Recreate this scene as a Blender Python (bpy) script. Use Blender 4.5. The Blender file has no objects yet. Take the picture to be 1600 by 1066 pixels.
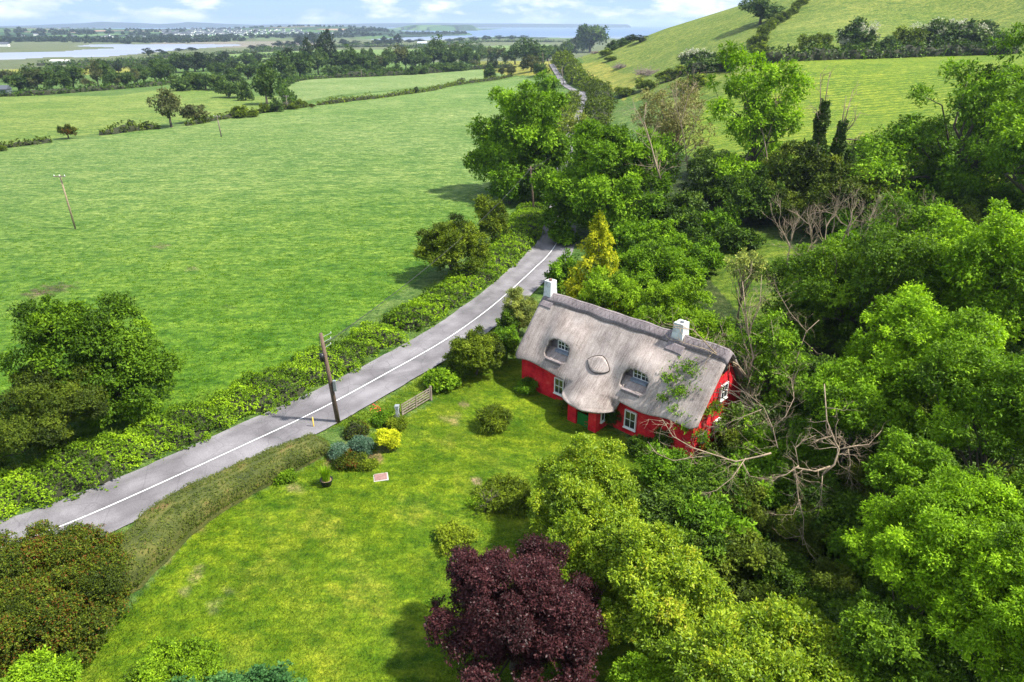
import bpy, bmesh, math, random
import numpy as np
C = bpy.context.scene.collection
S = bpy.context.scene
R = math.radians

# ------------------------------------------------------------------ camera, sky, sun, exposure
PITCH = R(24.9); FPX = 1067.0; CAMZ = 28.0
cam = bpy.data.cameras.new('camera'); co = bpy.data.objects.new('camera', cam); C.objects.link(co)
co.location = (0, 0, CAMZ); co.rotation_euler = (R(90) - PITCH, 0, 0)
cam.sensor_width = 36; cam.lens = 36 * FPX / 1600; cam.clip_start = 0.3; cam.clip_end = 90000
S.camera = co
SUN_EL, SUN_AZ = R(56), R(-9)          # azimuth measured from +x towards +y
sl = bpy.data.lights.new('sun', 'SUN'); sl.energy = 4.9; sl.angle = R(2.5); sl.color = (1.0, .95, .86)
so = bpy.data.objects.new('sun', sl); C.objects.link(so)
so.rotation_euler = (0, R(90) - SUN_EL, SUN_AZ)
W = bpy.data.worlds.new('World'); S.world = W; W.use_nodes = True
S.view_settings.view_transform = 'Standard'; S.view_settings.look = 'None'
S.view_settings.gamma = 1; S.view_settings.exposure = 1.1
S.cycles.max_bounces = 6; S.cycles.diffuse_bounces = 3; S.cycles.glossy_bounces = 2
S.cycles.transmission_bounces = 3; S.cycles.transparent_max_bounces = 4; S.cycles.volume_bounces = 0
S.cycles.use_denoising = True
S.cycles.sample_clamp_indirect = 4

def NN(nt, t, **kw):
    n = nt.nodes.new(t)
    for k, v in kw.items():
        if k in n.inputs: n.inputs[k].default_value = v
        else: setattr(n, k, v)
    return n
def build_world():
    nt = W.node_tree; nt.nodes.clear(); L = nt.links.new
    out = NN(nt, 'ShaderNodeOutputWorld'); bg = NN(nt, 'ShaderNodeBackground', Strength=0.095)
    sky = NN(nt, 'ShaderNodeTexSky', sky_type='NISHITA', sun_disc=False, sun_elevation=SUN_EL, sun_rotation=R(90) - SUN_AZ,
             altitude=20, air_density=1.0, dust_density=0.6, ozone_density=1.6)
    tc = NN(nt, 'ShaderNodeTexCoord'); mp = NN(nt, 'ShaderNodeMapping'); mp.inputs['Scale'].default_value = (1.0, 1.0, 3.4)
    L(tc.outputs['Generated'], mp.inputs['Vector'])
    n1 = NN(nt, 'ShaderNodeTexNoise', Scale=14.0, Detail=9.0, Roughness=.58, Distortion=.15)
    L(mp.outputs['Vector'], n1.inputs['Vector'])
    r1 = NN(nt, 'ShaderNodeValToRGB'); r1.color_ramp.elements[0].position = .47; r1.color_ramp.elements[1].position = .60
    L(n1.outputs['Fac'], r1.inputs['Fac'])
    n2 = NN(nt, 'ShaderNodeTexNoise', Scale=26.0, Detail=6.0); L(mp.outputs['Vector'], n2.inputs['Vector'])
    r2 = NN(nt, 'ShaderNodeValToRGB'); r2.color_ramp.elements[0].position = .36; r2.color_ramp.elements[1].position = .62
    r2.color_ramp.elements[0].color = (4.3, 4.9, 5.9, 1); r2.color_ramp.elements[1].color = (6.9, 7.0, 7.1, 1)
    L(n2.outputs['Fac'], r2.inputs['Fac'])
    mx = NN(nt, 'ShaderNodeMix', data_type='RGBA')
    m2 = NN(nt, 'ShaderNodeMath', operation='MULTIPLY'); m2.inputs[1].default_value = .9
    sx = NN(nt, 'ShaderNodeSeparateXYZ'); L(tc.outputs['Generated'], sx.inputs[0]); hi = NN(nt, 'ShaderNodeMapRange'); hi.inputs[1].default_value = .12; hi.inputs[2].default_value = .5; hi.inputs[4].default_value = .8
    L(sx.outputs['Z'], hi.inputs[0]); mxm = NN(nt, 'ShaderNodeMath', operation='MAXIMUM'); L(r1.outputs['Color'], mxm.inputs[0]); L(hi.outputs[0], mxm.inputs[1])
    L(mxm.outputs[0], m2.inputs[0]); L(m2.outputs[0], mx.inputs[0])
    bl = NN(nt, 'ShaderNodeMix', data_type='RGBA'); bl.inputs[0].default_value = .68; bl.inputs[7].default_value = (1.5, 3.1, 5.8, 1)
    L(sky.outputs[0], bl.inputs[6]); L(bl.outputs[2], mx.inputs[6]); L(r2.outputs['Color'], mx.inputs[7]); L(mx.outputs[2], bg.inputs['Color'])
    L(bg.outputs[0], out.inputs['Surface'])
build_world()

# ------------------------------------------------------------------ geometry of the site
def ray(px, py):
    a, b = px - 800.0, py - 533.0
    return np.array([a, FPX * math.cos(PITCH) - math.sin(PITCH) * b, -FPX * math.sin(PITCH) - math.cos(PITCH) * b])
def AT(px, py, y):
    d = ray(px, py); t = y / d[1]
    return np.array([d[0] * t, y, CAMZ + d[2] * t])
def flat(px, py, z=0.0):
    d = ray(px, py); t = (z - CAMZ) / d[2]
    return (d[0] * t, d[1] * t)
SEA = -20.0
ctrl = [(x, y, 0.0) for x, y in [(-30,31),(-19,43),(-10,53),(-4,65),(3,83),(8,110),(14,150),(17,190),(26,257),(31,328),(29,398),(29,543),
        (-60,30),(-60,90),(-30,110),(-100,60),(-120,180),(-60,200),(-10,180),(-10,260),(-30,80),(-45,50),(-150,90),(-20,20),(-40,5),(40,250),(47,330)]]
ctrl += [(1,52,-.7),(8,48,-.8),(13,41,-.8),(17,46,-.6),(5,56,-.5),(-8,42,-.2),(-12,36,-.1),(-5,36,-.5),(0,40,-.8),(5,42,-.9),(-10,28,-.3),(0,26,-.8),(10,32,-.8),(20,30,-.4),
         (12,60,-.3),(25,60,.8),(22,45,0),(35,40,1.5),(30,20,0),(0,0,-.5),(15,75,0),(30,85,1.5),(40,70,3),(60,60,6),(70,30,6),(22,100,.8),(32,112,2.5),(60,100,7),(100,60,14)]
ctrl += [(-60,330,-1),(-200,300,-3),(-350,250,-5),(-350,100,-4),(-100,450,-4),(0,450,-3),(-250,500,-7),(0,620,-6),(-400,700,-12),(-150,750,-10),(0,900,-13),(40,700,-6),
         (-600,500,-13),(-800,900,-16),(-500,1000,-17.2),(-100,1050,-17),(100,900,-12),(200,1100,-14),(-1000,200,-12),(0,-300,0),(-400,-300,-3),(300,-300,60)]
for px, py, y in [(1400,190,150),(1250,205,140),(1130,240,130),(1500,170,155),(1200,95,250),(1350,90,262),(1560,82,272),(1060,120,240),(985,135,330),(940,125,390),(1100,105,300),(905,95,540),
                  (950,75,490),(1040,45,465),(1160,10,440),(1000,60,480),(1250,-18,425),(1400,-55,410),(1600,-85,395),(1900,-120,380),(1300,40,330),(1500,30,330),(1200,50,330)]:
    p = AT(px, py, y); ctrl.append((p[0], p[1], p[2]))
ctrl += [(150,560,30),(220,560,45),(100,620,4),(60,640,-3),(300,700,30),(200,800,8),(100,800,-6),(500,500,70),(260,250,40),(300,100,48),(400,800,30),(500,0,70)]
ctrl = np.array(ctrl)
def _phi(d): return np.sqrt(d * d + 9.0)
def _rbf(xy, z):
    d = np.hypot(xy[:, None, 0] - xy[None, :, 0], xy[:, None, 1] - xy[None, :, 1])
    n = len(xy); A = np.zeros((n + 1, n + 1)); A[:n, :n] = _phi(d) - np.eye(n) * .8; A[n, :n] = A[:n, n] = 1
    b = np.zeros(n + 1); b[:n] = z
    return np.linalg.solve(A, b)
_w = _rbf(ctrl[:, :2], ctrl[:, 2])
def sstep(a, b, x): t = np.clip((x - a) / (b - a), 0, 1); return t * t * (3 - 2 * t)
def in_poly(x, y, poly):
    r = np.zeros(x.shape, bool); n = len(poly)
    for i in range(n):
        x1, y1 = poly[i]; x2, y2 = poly[(i + 1) % n]
        if y1 == y2: continue
        r ^= ((y1 > y) != (y2 > y)) & (x < (x2 - x1) * (y - y1) / (y2 - y1) + x1)
    return r
WATER = [(-600,100),(0,94.5),(40,93),(82,90),(140,90.5),(175,89),(225,84),(275,79.5),(330,75),(380,71.5),(372,69.6),(250,69),(140,70),(112,73),(190,75.2),(130,78),(100,80.5),(0,82.5),(-600,86)]
WATER_P = [flat(px, py, SEA) for px, py in WATER]
SEAP = [flat(px, py, SEA) for px, py in [(470,66.5),(520,63.5),(560,63.4),(640,63.8),(702,62.8),(712,60),(800,57.5),(870,59.5),(1060,62),(1500,64),(3200,70)]] + [(30000, 2500), (30000, 60000), (600, 60000)] + \
       [flat(px, py, SEA) for px, py in [(806,43.6),(742,48.0),(700,48.6),(618,47.6),(640,50.5),(585,50.6),(735,52.2),(738,55),(640,58.5)]]
CREST_MID = ([-400,0,40,75,150,250,330,420,480,560,600,640], [41,43,43,44.5,44.6,46.5,46,42.5,41.5,42.5,45,50])
CREST_FAR = ([-400,0,40,100,125,160,212,250,275,295,350,400,440,500,575,637,687,740,800,900,960,982,992,1200], [40,40.5,40,37.6,37.2,35,36.5,38,37,35.2,37.5,39.2,38,38.2,37.2,36.6,36.4,37.2,37.3,38,38.4,38.6,47,47])
def _h(x, y):
    x = np.asarray(x, float); y = np.asarray(y, float); shp = x.shape; x = x.ravel(); y = y.ravel()
    z = np.empty(len(x))
    for i in range(0, len(x), 20000):
        s = slice(i, i + 20000)
        d = np.hypot(x[s, None] - ctrl[None, :, 0], y[s, None] - ctrl[None, :, 1])
        z[s] = _phi(d) @ _w[:-1] + _w[-1]
    z = np.clip(z, -17.5, 95)
    r = np.hypot(x, y)
    f = sstep(950, 1250, r)
    z = z * (1 - f) + (-18.6) * f
    fy = np.maximum(y, 1.0)
    hp = 800 + 1176 * x / fy
    front = (y > 900)
    # the far shore: a low broad hill with fields and a town
    c = np.interp(hp, *CREST_MID)
    cz = CAMZ + 4300 * (38.0 - c) / 1176 - 1.2
    u = sstep(2100, 4300, r) * (1 - sstep(5200, 8500, r)) * (1 - sstep(585, 650, hp))
    z = np.where(front, z + (np.maximum(cz + 18.6, 0)) * u, z)
    # headland at mid distance
    u2 = sstep(5600, 6300, r) * (1 - sstep(7000, 7800, r)) * sstep(600, 650, hp) * (1 - sstep(735, 752, hp))
    z = np.where(front, z + 40 * u2, z)
    # blue hills on the horizon
    c = np.interp(hp, *CREST_FAR); cz = CAMZ + 12500 * (38.0 - c) / 1176
    u3 = sstep(11200, 12500, r) * (1 - sstep(13500, 16000, r))
    z = np.where(front, z + np.maximum(cz + 19, -3) * u3, z)
    far_sea = (y > 900) & (r > 8800) & (r < 11200); z = np.where(far_sea, -24, z)
    w = in_poly(x, y, WATER_P) | in_poly(x, y, SEAP)
    z = np.where(w & (u3 < .02), -22.5, z)
    z = np.where((hp > 985) & (r > 2500) & (y > 0), -24, z)
    return z.reshape(shp)
def hgt(x, y): return float(_h(np.array([x]), np.array([y]))[0])
def GR(px, py):
    """the point of the ground that lies along this line of sight"""
    d = ray(px, py); d = d / d[1]
    ys = 18.0 * (1.03 ** np.arange(0, 215)); zz = CAMZ + d[2] * ys
    hh = _h(d[0] * ys, ys); k = np.nonzero(zz < hh)[0]
    if len(k) == 0: y = 1400.0
    else:
        k = max(int(k[0]), 1); lo, hi = ys[k - 1], ys[k]
        ys = np.linspace(lo, hi, 24); zz = CAMZ + d[2] * ys; hh = _h(d[0] * ys, ys); k = np.nonzero(zz < hh)[0]
        y = ys[int(k[0])] if len(k) else hi
    return np.array([d[0] * y, y, hgt(d[0] * y, y)])

# ------------------------------------------------------------------ materials
def newmat(name):
    m = bpy.data.materials.new(name); m.use_nodes = True; nt = m.node_tree; nt.nodes.clear()
    out = NN(nt, 'ShaderNodeOutputMaterial'); return m, nt, out, nt.links.new
def ramp(nt, cols, pos=None):
    r = NN(nt, 'ShaderNodeValToRGB'); e = r.color_ramp.elements
    pos = pos or [i / (len(cols) - 1) for i in range(len(cols))]
    while len(e) < len(cols): e.new(.5)
    for i, c in enumerate(cols): e[i].position = pos[i]; e[i].color = (*c, 1)
    return r
def leafmat(name, cols, trans=.27, rough=.6, pos=None, spec=.14, warm=False):
    m, nt, out, L = newmat(name)
    if warm: cols = [(min(c[0] * 1.3, c[1] * 1.12 * q_ * warm) * g_, c[1] * 1.12 * g_, c[2] * .45) for c, g_, q_ in zip(cols, (.75, 1.0, 1.22, 1.1), (.46, .50, .60, 4))]
    a = NN(nt, 'ShaderNodeAttribute', attribute_name='tint'); r = ramp(nt, cols, pos); L(a.outputs['Fac'], r.inputs['Fac'])
    p = NN(nt, 'ShaderNodeBsdfPrincipled', Roughness=rough); p.inputs['Specular IOR Level'].default_value = spec
    t = NN(nt, 'ShaderNodeBsdfTranslucent'); mix = NN(nt, 'ShaderNodeMixShader', Fac=trans)
    hs = NN(nt, 'ShaderNodeHueSaturation', Saturation=1.08, Value=1.45)
    L(r.outputs[0], p.inputs['Base Color']); L(r.outputs[0], hs.inputs['Color']); L(hs.outputs[0], t.inputs['Color'])
    L(p.outputs[0], mix.inputs[1]); L(t.outputs[0], mix.inputs[2]); L(mix.outputs[0], out.inputs['Surface'])
    return m
def noisemat(name, cols, scale=4, rough=.85, bump=.3, bscale=None, pos=None, stretch=(1, 1, 1), detail=6, spec=.3, bdist=.05, coord='Object'):
    m, nt, out, L = newmat(name)
    tc = NN(nt, 'ShaderNodeTexCoord'); mp = NN(nt, 'ShaderNodeMapping'); mp.inputs['Scale'].default_value = stretch
    L(tc.outputs[coord], mp.inputs['Vector'])
    n = NN(nt, 'ShaderNodeTexNoise', Scale=scale, Detail=detail, Roughness=.62); L(mp.outputs[0], n.inputs['Vector'])
    r = ramp(nt, cols, pos or [.3 + .4 * i / max(1, len(cols) - 1) for i in range(len(cols))]); L(n.outputs['Fac'], r.inputs['Fac'])
    p = NN(nt, 'ShaderNodeBsdfPrincipled', Roughness=rough); p.inputs['Specular IOR Level'].default_value = spec
    L(r.outputs[0], p.inputs['Base Color'])
    if bump:
        n2 = NN(nt, 'ShaderNodeTexNoise', Scale=bscale or scale * 4, Detail=5.0); L(mp.outputs[0], n2.inputs['Vector'])
        b = NN(nt, 'ShaderNodeBump', Strength=bump, Distance=bdist); L(n2.outputs['Fac'], b.inputs['Height']); L(b.outputs[0], p.inputs['Normal'])
    L(p.outputs[0], out.inputs['Surface']); return m
def plain(name, col, rough=.6, metal=0, spec=.4, emit=None):
    m, nt, out, L = newmat(name); p = NN(nt, 'ShaderNodeBsdfPrincipled', Roughness=rough, Metallic=metal)
    p.inputs['Base Color'].default_value = (*col, 1); p.inputs['Specular IOR Level'].default_value = spec
    L(p.outputs[0], out.inputs['Surface']); return m

M = {}
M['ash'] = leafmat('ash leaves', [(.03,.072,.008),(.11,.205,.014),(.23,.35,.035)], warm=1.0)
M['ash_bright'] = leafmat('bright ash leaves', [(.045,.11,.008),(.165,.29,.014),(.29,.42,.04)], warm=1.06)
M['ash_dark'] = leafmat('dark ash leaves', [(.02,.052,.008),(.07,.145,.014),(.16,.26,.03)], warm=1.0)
M['sycamore'] = leafmat('broad green leaves', [(.026,.070,.009),(.09,.18,.014),(.19,.31,.035)], warm=0.95)
M['hawthorn'] = leafmat('hawthorn leaves', [(.020,.032,.008),(.060,.095,.016),(.115,.15,.03)], trans=.2, warm=1.3)
M['haw_bush'] = leafmat('olive bush leaves', [(.022,.04,.007),(.085,.125,.014),(.21,.24,.035)], trans=.22, warm=1.32)
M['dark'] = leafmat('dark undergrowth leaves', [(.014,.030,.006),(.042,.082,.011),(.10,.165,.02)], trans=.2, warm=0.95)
M['ivy'] = leafmat('ivy leaves', [(.014,.034,.006),(.036,.082,.010),(.09,.17,.022)], trans=.12, rough=.6, spec=.25, warm=1.0)
M['cherry'] = leafmat('yellow green leaves', [(.035,.075,.004),(.135,.225,.007),(.33,.42,.018),(.40,.36,.03)], pos=[0,.36,.74,1.0], rough=.5, spec=.22)
M['plum'] = leafmat('purple leaves', [(.012,.006,.006),(.050,.016,.018),(.125,.042,.042)], trans=.22, rough=.4)
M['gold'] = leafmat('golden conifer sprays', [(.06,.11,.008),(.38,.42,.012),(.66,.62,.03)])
M['bramble'] = leafmat('bramble and nettle leaves', [(.04,.075,.010),(.12,.21,.016),(.24,.34,.035)], warm=1.1)
M['bright'] = leafmat('light green shrub leaves', [(.045,.10,.010),(.14,.25,.018),(.26,.38,.04)], warm=1.1)
M['yellowbush'] = leafmat('yellow shrub leaves', [(.22,.27,.008),(.52,.56,.015),(.72,.68,.04)])
M['bluebush'] = leafmat('blue green shrub leaves', [(.03,.07,.035),(.09,.17,.10),(.22,.31,.22)])
M['willow'] = leafmat('grey olive willow leaves', [(.08,.10,.05),(.19,.24,.12),(.34,.39,.22)], warm=1.6)
M['berberis'] = leafmat('dark green and russet leaves', [(.014,.026,.006),(.036,.060,.010),(.075,.12,.018),(.085,.030,.016)], pos=[0,.40,.60,.72], trans=.15, warm=1.3)
M['hedgeleaf'] = leafmat('clipped hedge leaves', [(.035,.055,.008),(.09,.125,.014),(.16,.19,.025),(.22,.12,.045)], pos=[0,.5,.86,1], trans=.15)
M['maple'] = leafmat('blue green maple leaves', [(.018,.055,.016),(.05,.14,.035),(.13,.26,.07)])
M['lichen'] = leafmat('lichen covered twigs', [(.09,.09,.02),(.20,.20,.05),(.34,.33,.13)], trans=.15)
M['blossom'] = leafmat('white hawthorn blossom', [(.25,.28,.14),(.5,.5,.38),(.7,.7,.6)])
M['grasstuft'] = leafmat('long grass', [(.06,.11,.012),(.14,.23,.022),(.26,.33,.06)])
M['fargreen'] = leafmat('distant tree leaves', [(.022,.046,.010),(.062,.112,.020),(.13,.19,.032)], trans=.2)
M['farolive'] = leafmat('distant olive leaves', [(.035,.042,.016),(.075,.09,.026),(.14,.15,.045)], trans=.2)
M['fardark'] = leafmat('distant dark leaves', [(.012,.022,.010),(.028,.048,.016),(.06,.09,.025)], trans=.15)
M['bark'] = noisemat('bark', [(.05,.04,.028),(.14,.12,.09)], 6, stretch=(3,3,.6), bump=.6)
M['deadwood'] = noisemat('bleached dead wood', [(.17,.12,.075),(.40,.32,.22)], 5, stretch=(3,3,1), bump=.4)
M['greywood'] = noisemat('weathered wood', [(.13,.10,.08),(.30,.25,.21)], 9, stretch=(1,1,.15), bump=.4)
M['brownwood'] = noisemat('pole wood', [(.07,.045,.035),(.20,.14,.10)], 9, stretch=(3,3,.15), bump=.5)
M['red'] = noisemat('red limewash', [(.24,.008,.014),(.56,.014,.024),(.66,.035,.038),(.66,.19,.16)], 1.1, rough=.88, bump=.6, bscale=7, pos=[.30,.45,.62,.78], spec=.15)
M['white'] = noisemat('white paint', [(.66,.66,.63),(.82,.82,.80)], 3, rough=.5, bump=.1)
M['chimney'] = noisemat('white rendered chimney', [(.26,.27,.26),(.56,.58,.58),(.70,.71,.70)], 1.6, rough=.85, bump=.35, bscale=7)
M['green'] = plain('green door paint', (.012,.15,.025), .35)
M['black'] = plain('black plastic', (.012,.012,.014), .4)
M['glass'] = plain('window glass', (.02,.025,.03), .06, spec=.9)
M['grey'] = plain('grey metal', (.32,.34,.36), .45, .5)
M['lead'] = noisemat('lead flashing', [(.13,.16,.21),(.24,.28,.34)], 4, rough=.5)
M['wire'] = plain('black cable', (.02,.02,.02), .5)
M['yellow'] = plain('yellow marker paint', (.65,.42,.06), .5)
M['paint'] = noisemat('white road paint', [(.24,.23,.24),(.60,.60,.60),(.74,.74,.74)], 5, bump=0, pos=[.3,.42,.6])
M['soil'] = noisemat('bare soil and mulch', [(.13,.08,.045),(.30,.20,.12)], 5, bump=.6)
M['slab'] = noisemat('worn pink slab', [(.17,.09,.08),(.27,.16,.14)], 6, bump=.3)
M['concrete'] = noisemat('concrete', [(.30,.28,.25),(.45,.43,.40)], 3)
M['petal'] = plain('red flowers', (.55,.03,.02), .6)
M['petal_white'] = plain('white flowers', (.75,.72,.70), .6)

def thatchmat(name, cols, lines=False):
    m, nt, out, L = newmat(name)
    tc = NN(nt, 'ShaderNodeTexCoord'); O = tc.outputs['Object']
    def nz(scale, stretch, detail=6, rough=.6):
        mp = NN(nt, 'ShaderNodeMapping'); mp.inputs['Scale'].default_value = stretch; L(O, mp.inputs[0])
        n = NN(nt, 'ShaderNodeTexNoise', Scale=scale, Detail=float(detail), Roughness=rough); L(mp.outputs[0], n.inputs['Vector']); return n.outputs['Fac']
    big = nz(.55, (1, 1, 1), 4); streak = nz(5, (1.6, .16, .16), 7, .7); fine = nz(17, (1, .6, .6), 5, .8)
    a = NN(nt, 'ShaderNodeMath', operation='MULTIPLY'); a.inputs[1].default_value = .34; L(big, a.inputs[0])
    b = NN(nt, 'ShaderNodeMath', operation='MULTIPLY_ADD'); b.inputs[1].default_value = .30; L(streak, b.inputs[0]); L(a.outputs[0], b.inputs[2])
    c = NN(nt, 'ShaderNodeMath', operation='MULTIPLY_ADD'); c.inputs[1].default_value = .38; L(fine, c.inputs[0]); L(b.outputs[0], c.inputs[2])
    r = ramp(nt, cols, [.38, .48, .57, .66][:len(cols)]); L(c.outputs[0], r.inputs['Fac'])
    p = NN(nt, 'ShaderNodeBsdfPrincipled', Roughness=.9); p.inputs['Specular IOR Level'].default_value = .15
    bp = NN(nt, 'ShaderNodeBump', Strength=.75, Distance=.06); L(c.outputs[0], bp.inputs['Height']); L(bp.outputs[0], p.inputs['Normal'])
    L(r.outputs[0], p.inputs['Base Color']); L(p.outputs[0], out.inputs['Surface']); return m
M['thatch'] = thatchmat('weathered thatch', [(.12,.092,.082),(.26,.218,.198),(.41,.352,.322),(.56,.50,.455)])
M['thatchridge'] = thatchmat('dark ridge thatch', [(.08,.067,.07),(.16,.137,.142),(.25,.215,.22),(.32,.28,.28)])
M['twine'] = plain('hazel spars', (.045,.035,.03), .8)

def roadmat():
    m, nt, out, L = newmat('asphalt')
    tc = NN(nt, 'ShaderNodeTexCoord'); O = tc.outputs['Object']
    n = NN(nt, 'ShaderNodeTexNoise', Scale=.35, Detail=5.0); L(O, n.inputs['Vector'])
    r = ramp(nt, [(.12,.112,.120),(.185,.175,.186)], [.38, .62]); L(n.outputs['Fac'], r.inputs['Fac'])
    at = NN(nt, 'ShaderNodeAttribute', attribute_name='across')      # -1 .. 1 across the carriageway: paler worn wheel tracks, dusty edges
    a = NN(nt, 'ShaderNodeMath', operation='ABSOLUTE'); L(at.outputs['Fac'], a.inputs[0])
    r2 = ramp(nt, [(.80,)*3, (1.0,)*3, (1.08,)*3, (.93,)*3, (1.18,)*3], [0, .18, .45, .72, 1.0]); L(a.outputs[0], r2.inputs['Fac'])
    mx = NN(nt, 'ShaderNodeMix', data_type='RGBA', blend_type='MULTIPLY'); mx.inputs[0].default_value = 1
    L(r.outputs[0], mx.inputs[6]); L(r2.outputs[0], mx.inputs[7])
    f = NN(nt, 'ShaderNodeTexNoise', Scale=22.0, Detail=3.0); L(O, f.inputs['Vector'])
    r3 = ramp(nt, [(.72,)*3, (1.22,)*3], [.3, .7]); L(f.outputs['Fac'], r3.inputs['Fac'])
    mx2 = NN(nt, 'ShaderNodeMix', data_type='RGBA', blend_type='MULTIPLY'); mx2.inputs[0].default_value = 1
    L(mx.outputs[2], mx2.inputs[6]); L(r3.outputs[0], mx2.inputs[7])
    pt = NN(nt, 'ShaderNodeTexNoise', Scale=.085, Detail=8.0, Roughness=.7, Distortion=1.2); L(O, pt.inputs['Vector']); rp = ramp(nt, [(.68,)*3, (.95,)*3, (1.08,)*3], [.40, .50, .66]); L(pt.outputs['Fac'], rp.inputs['Fac'])
    vc = NN(nt, 'ShaderNodeTexVoronoi', Scale=.55, feature='DISTANCE_TO_EDGE'); nw = NN(nt, 'ShaderNodeTexNoise', Scale=1.5, Detail=4.0); L(O, nw.inputs['Vector']); vm = NN(nt, 'ShaderNodeMix', data_type='RGBA'); vm.inputs[0].default_value = .22; L(O, vm.inputs[6]); L(nw.outputs['Color'], vm.inputs[7]); L(vm.outputs[2], vc.inputs['Vector'])
    rc_ = ramp(nt, [(.62,)*3, (1.0,)*3], [.004, .014]); L(vc.outputs['Distance'], rc_.inputs['Fac'])
    mx3 = NN(nt, 'ShaderNodeMix', data_type='RGBA', blend_type='MULTIPLY'); mx3.inputs[0].default_value = .9; L(mx2.outputs[2], mx3.inputs[6]); L(rp.outputs[0], mx3.inputs[7])
    mx4 = NN(nt, 'ShaderNodeMix', data_type='RGBA', blend_type='MULTIPLY'); mx4.inputs[0].default_value = .6; L(mx3.outputs[2], mx4.inputs[6]); L(rc_.outputs[0], mx4.inputs[7])
    p = NN(nt, 'ShaderNodeBsdfPrincipled', Roughness=.85); L(mx4.outputs[2], p.inputs['Base Color'])
    b = NN(nt, 'ShaderNodeBump', Strength=.3, Distance=.02); L(f.outputs['Fac'], b.inputs['Height']); L(b.outputs[0], p.inputs['Normal'])
    L(p.outputs[0], out.inputs['Surface']); return m
M['road'] = roadmat()

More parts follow.
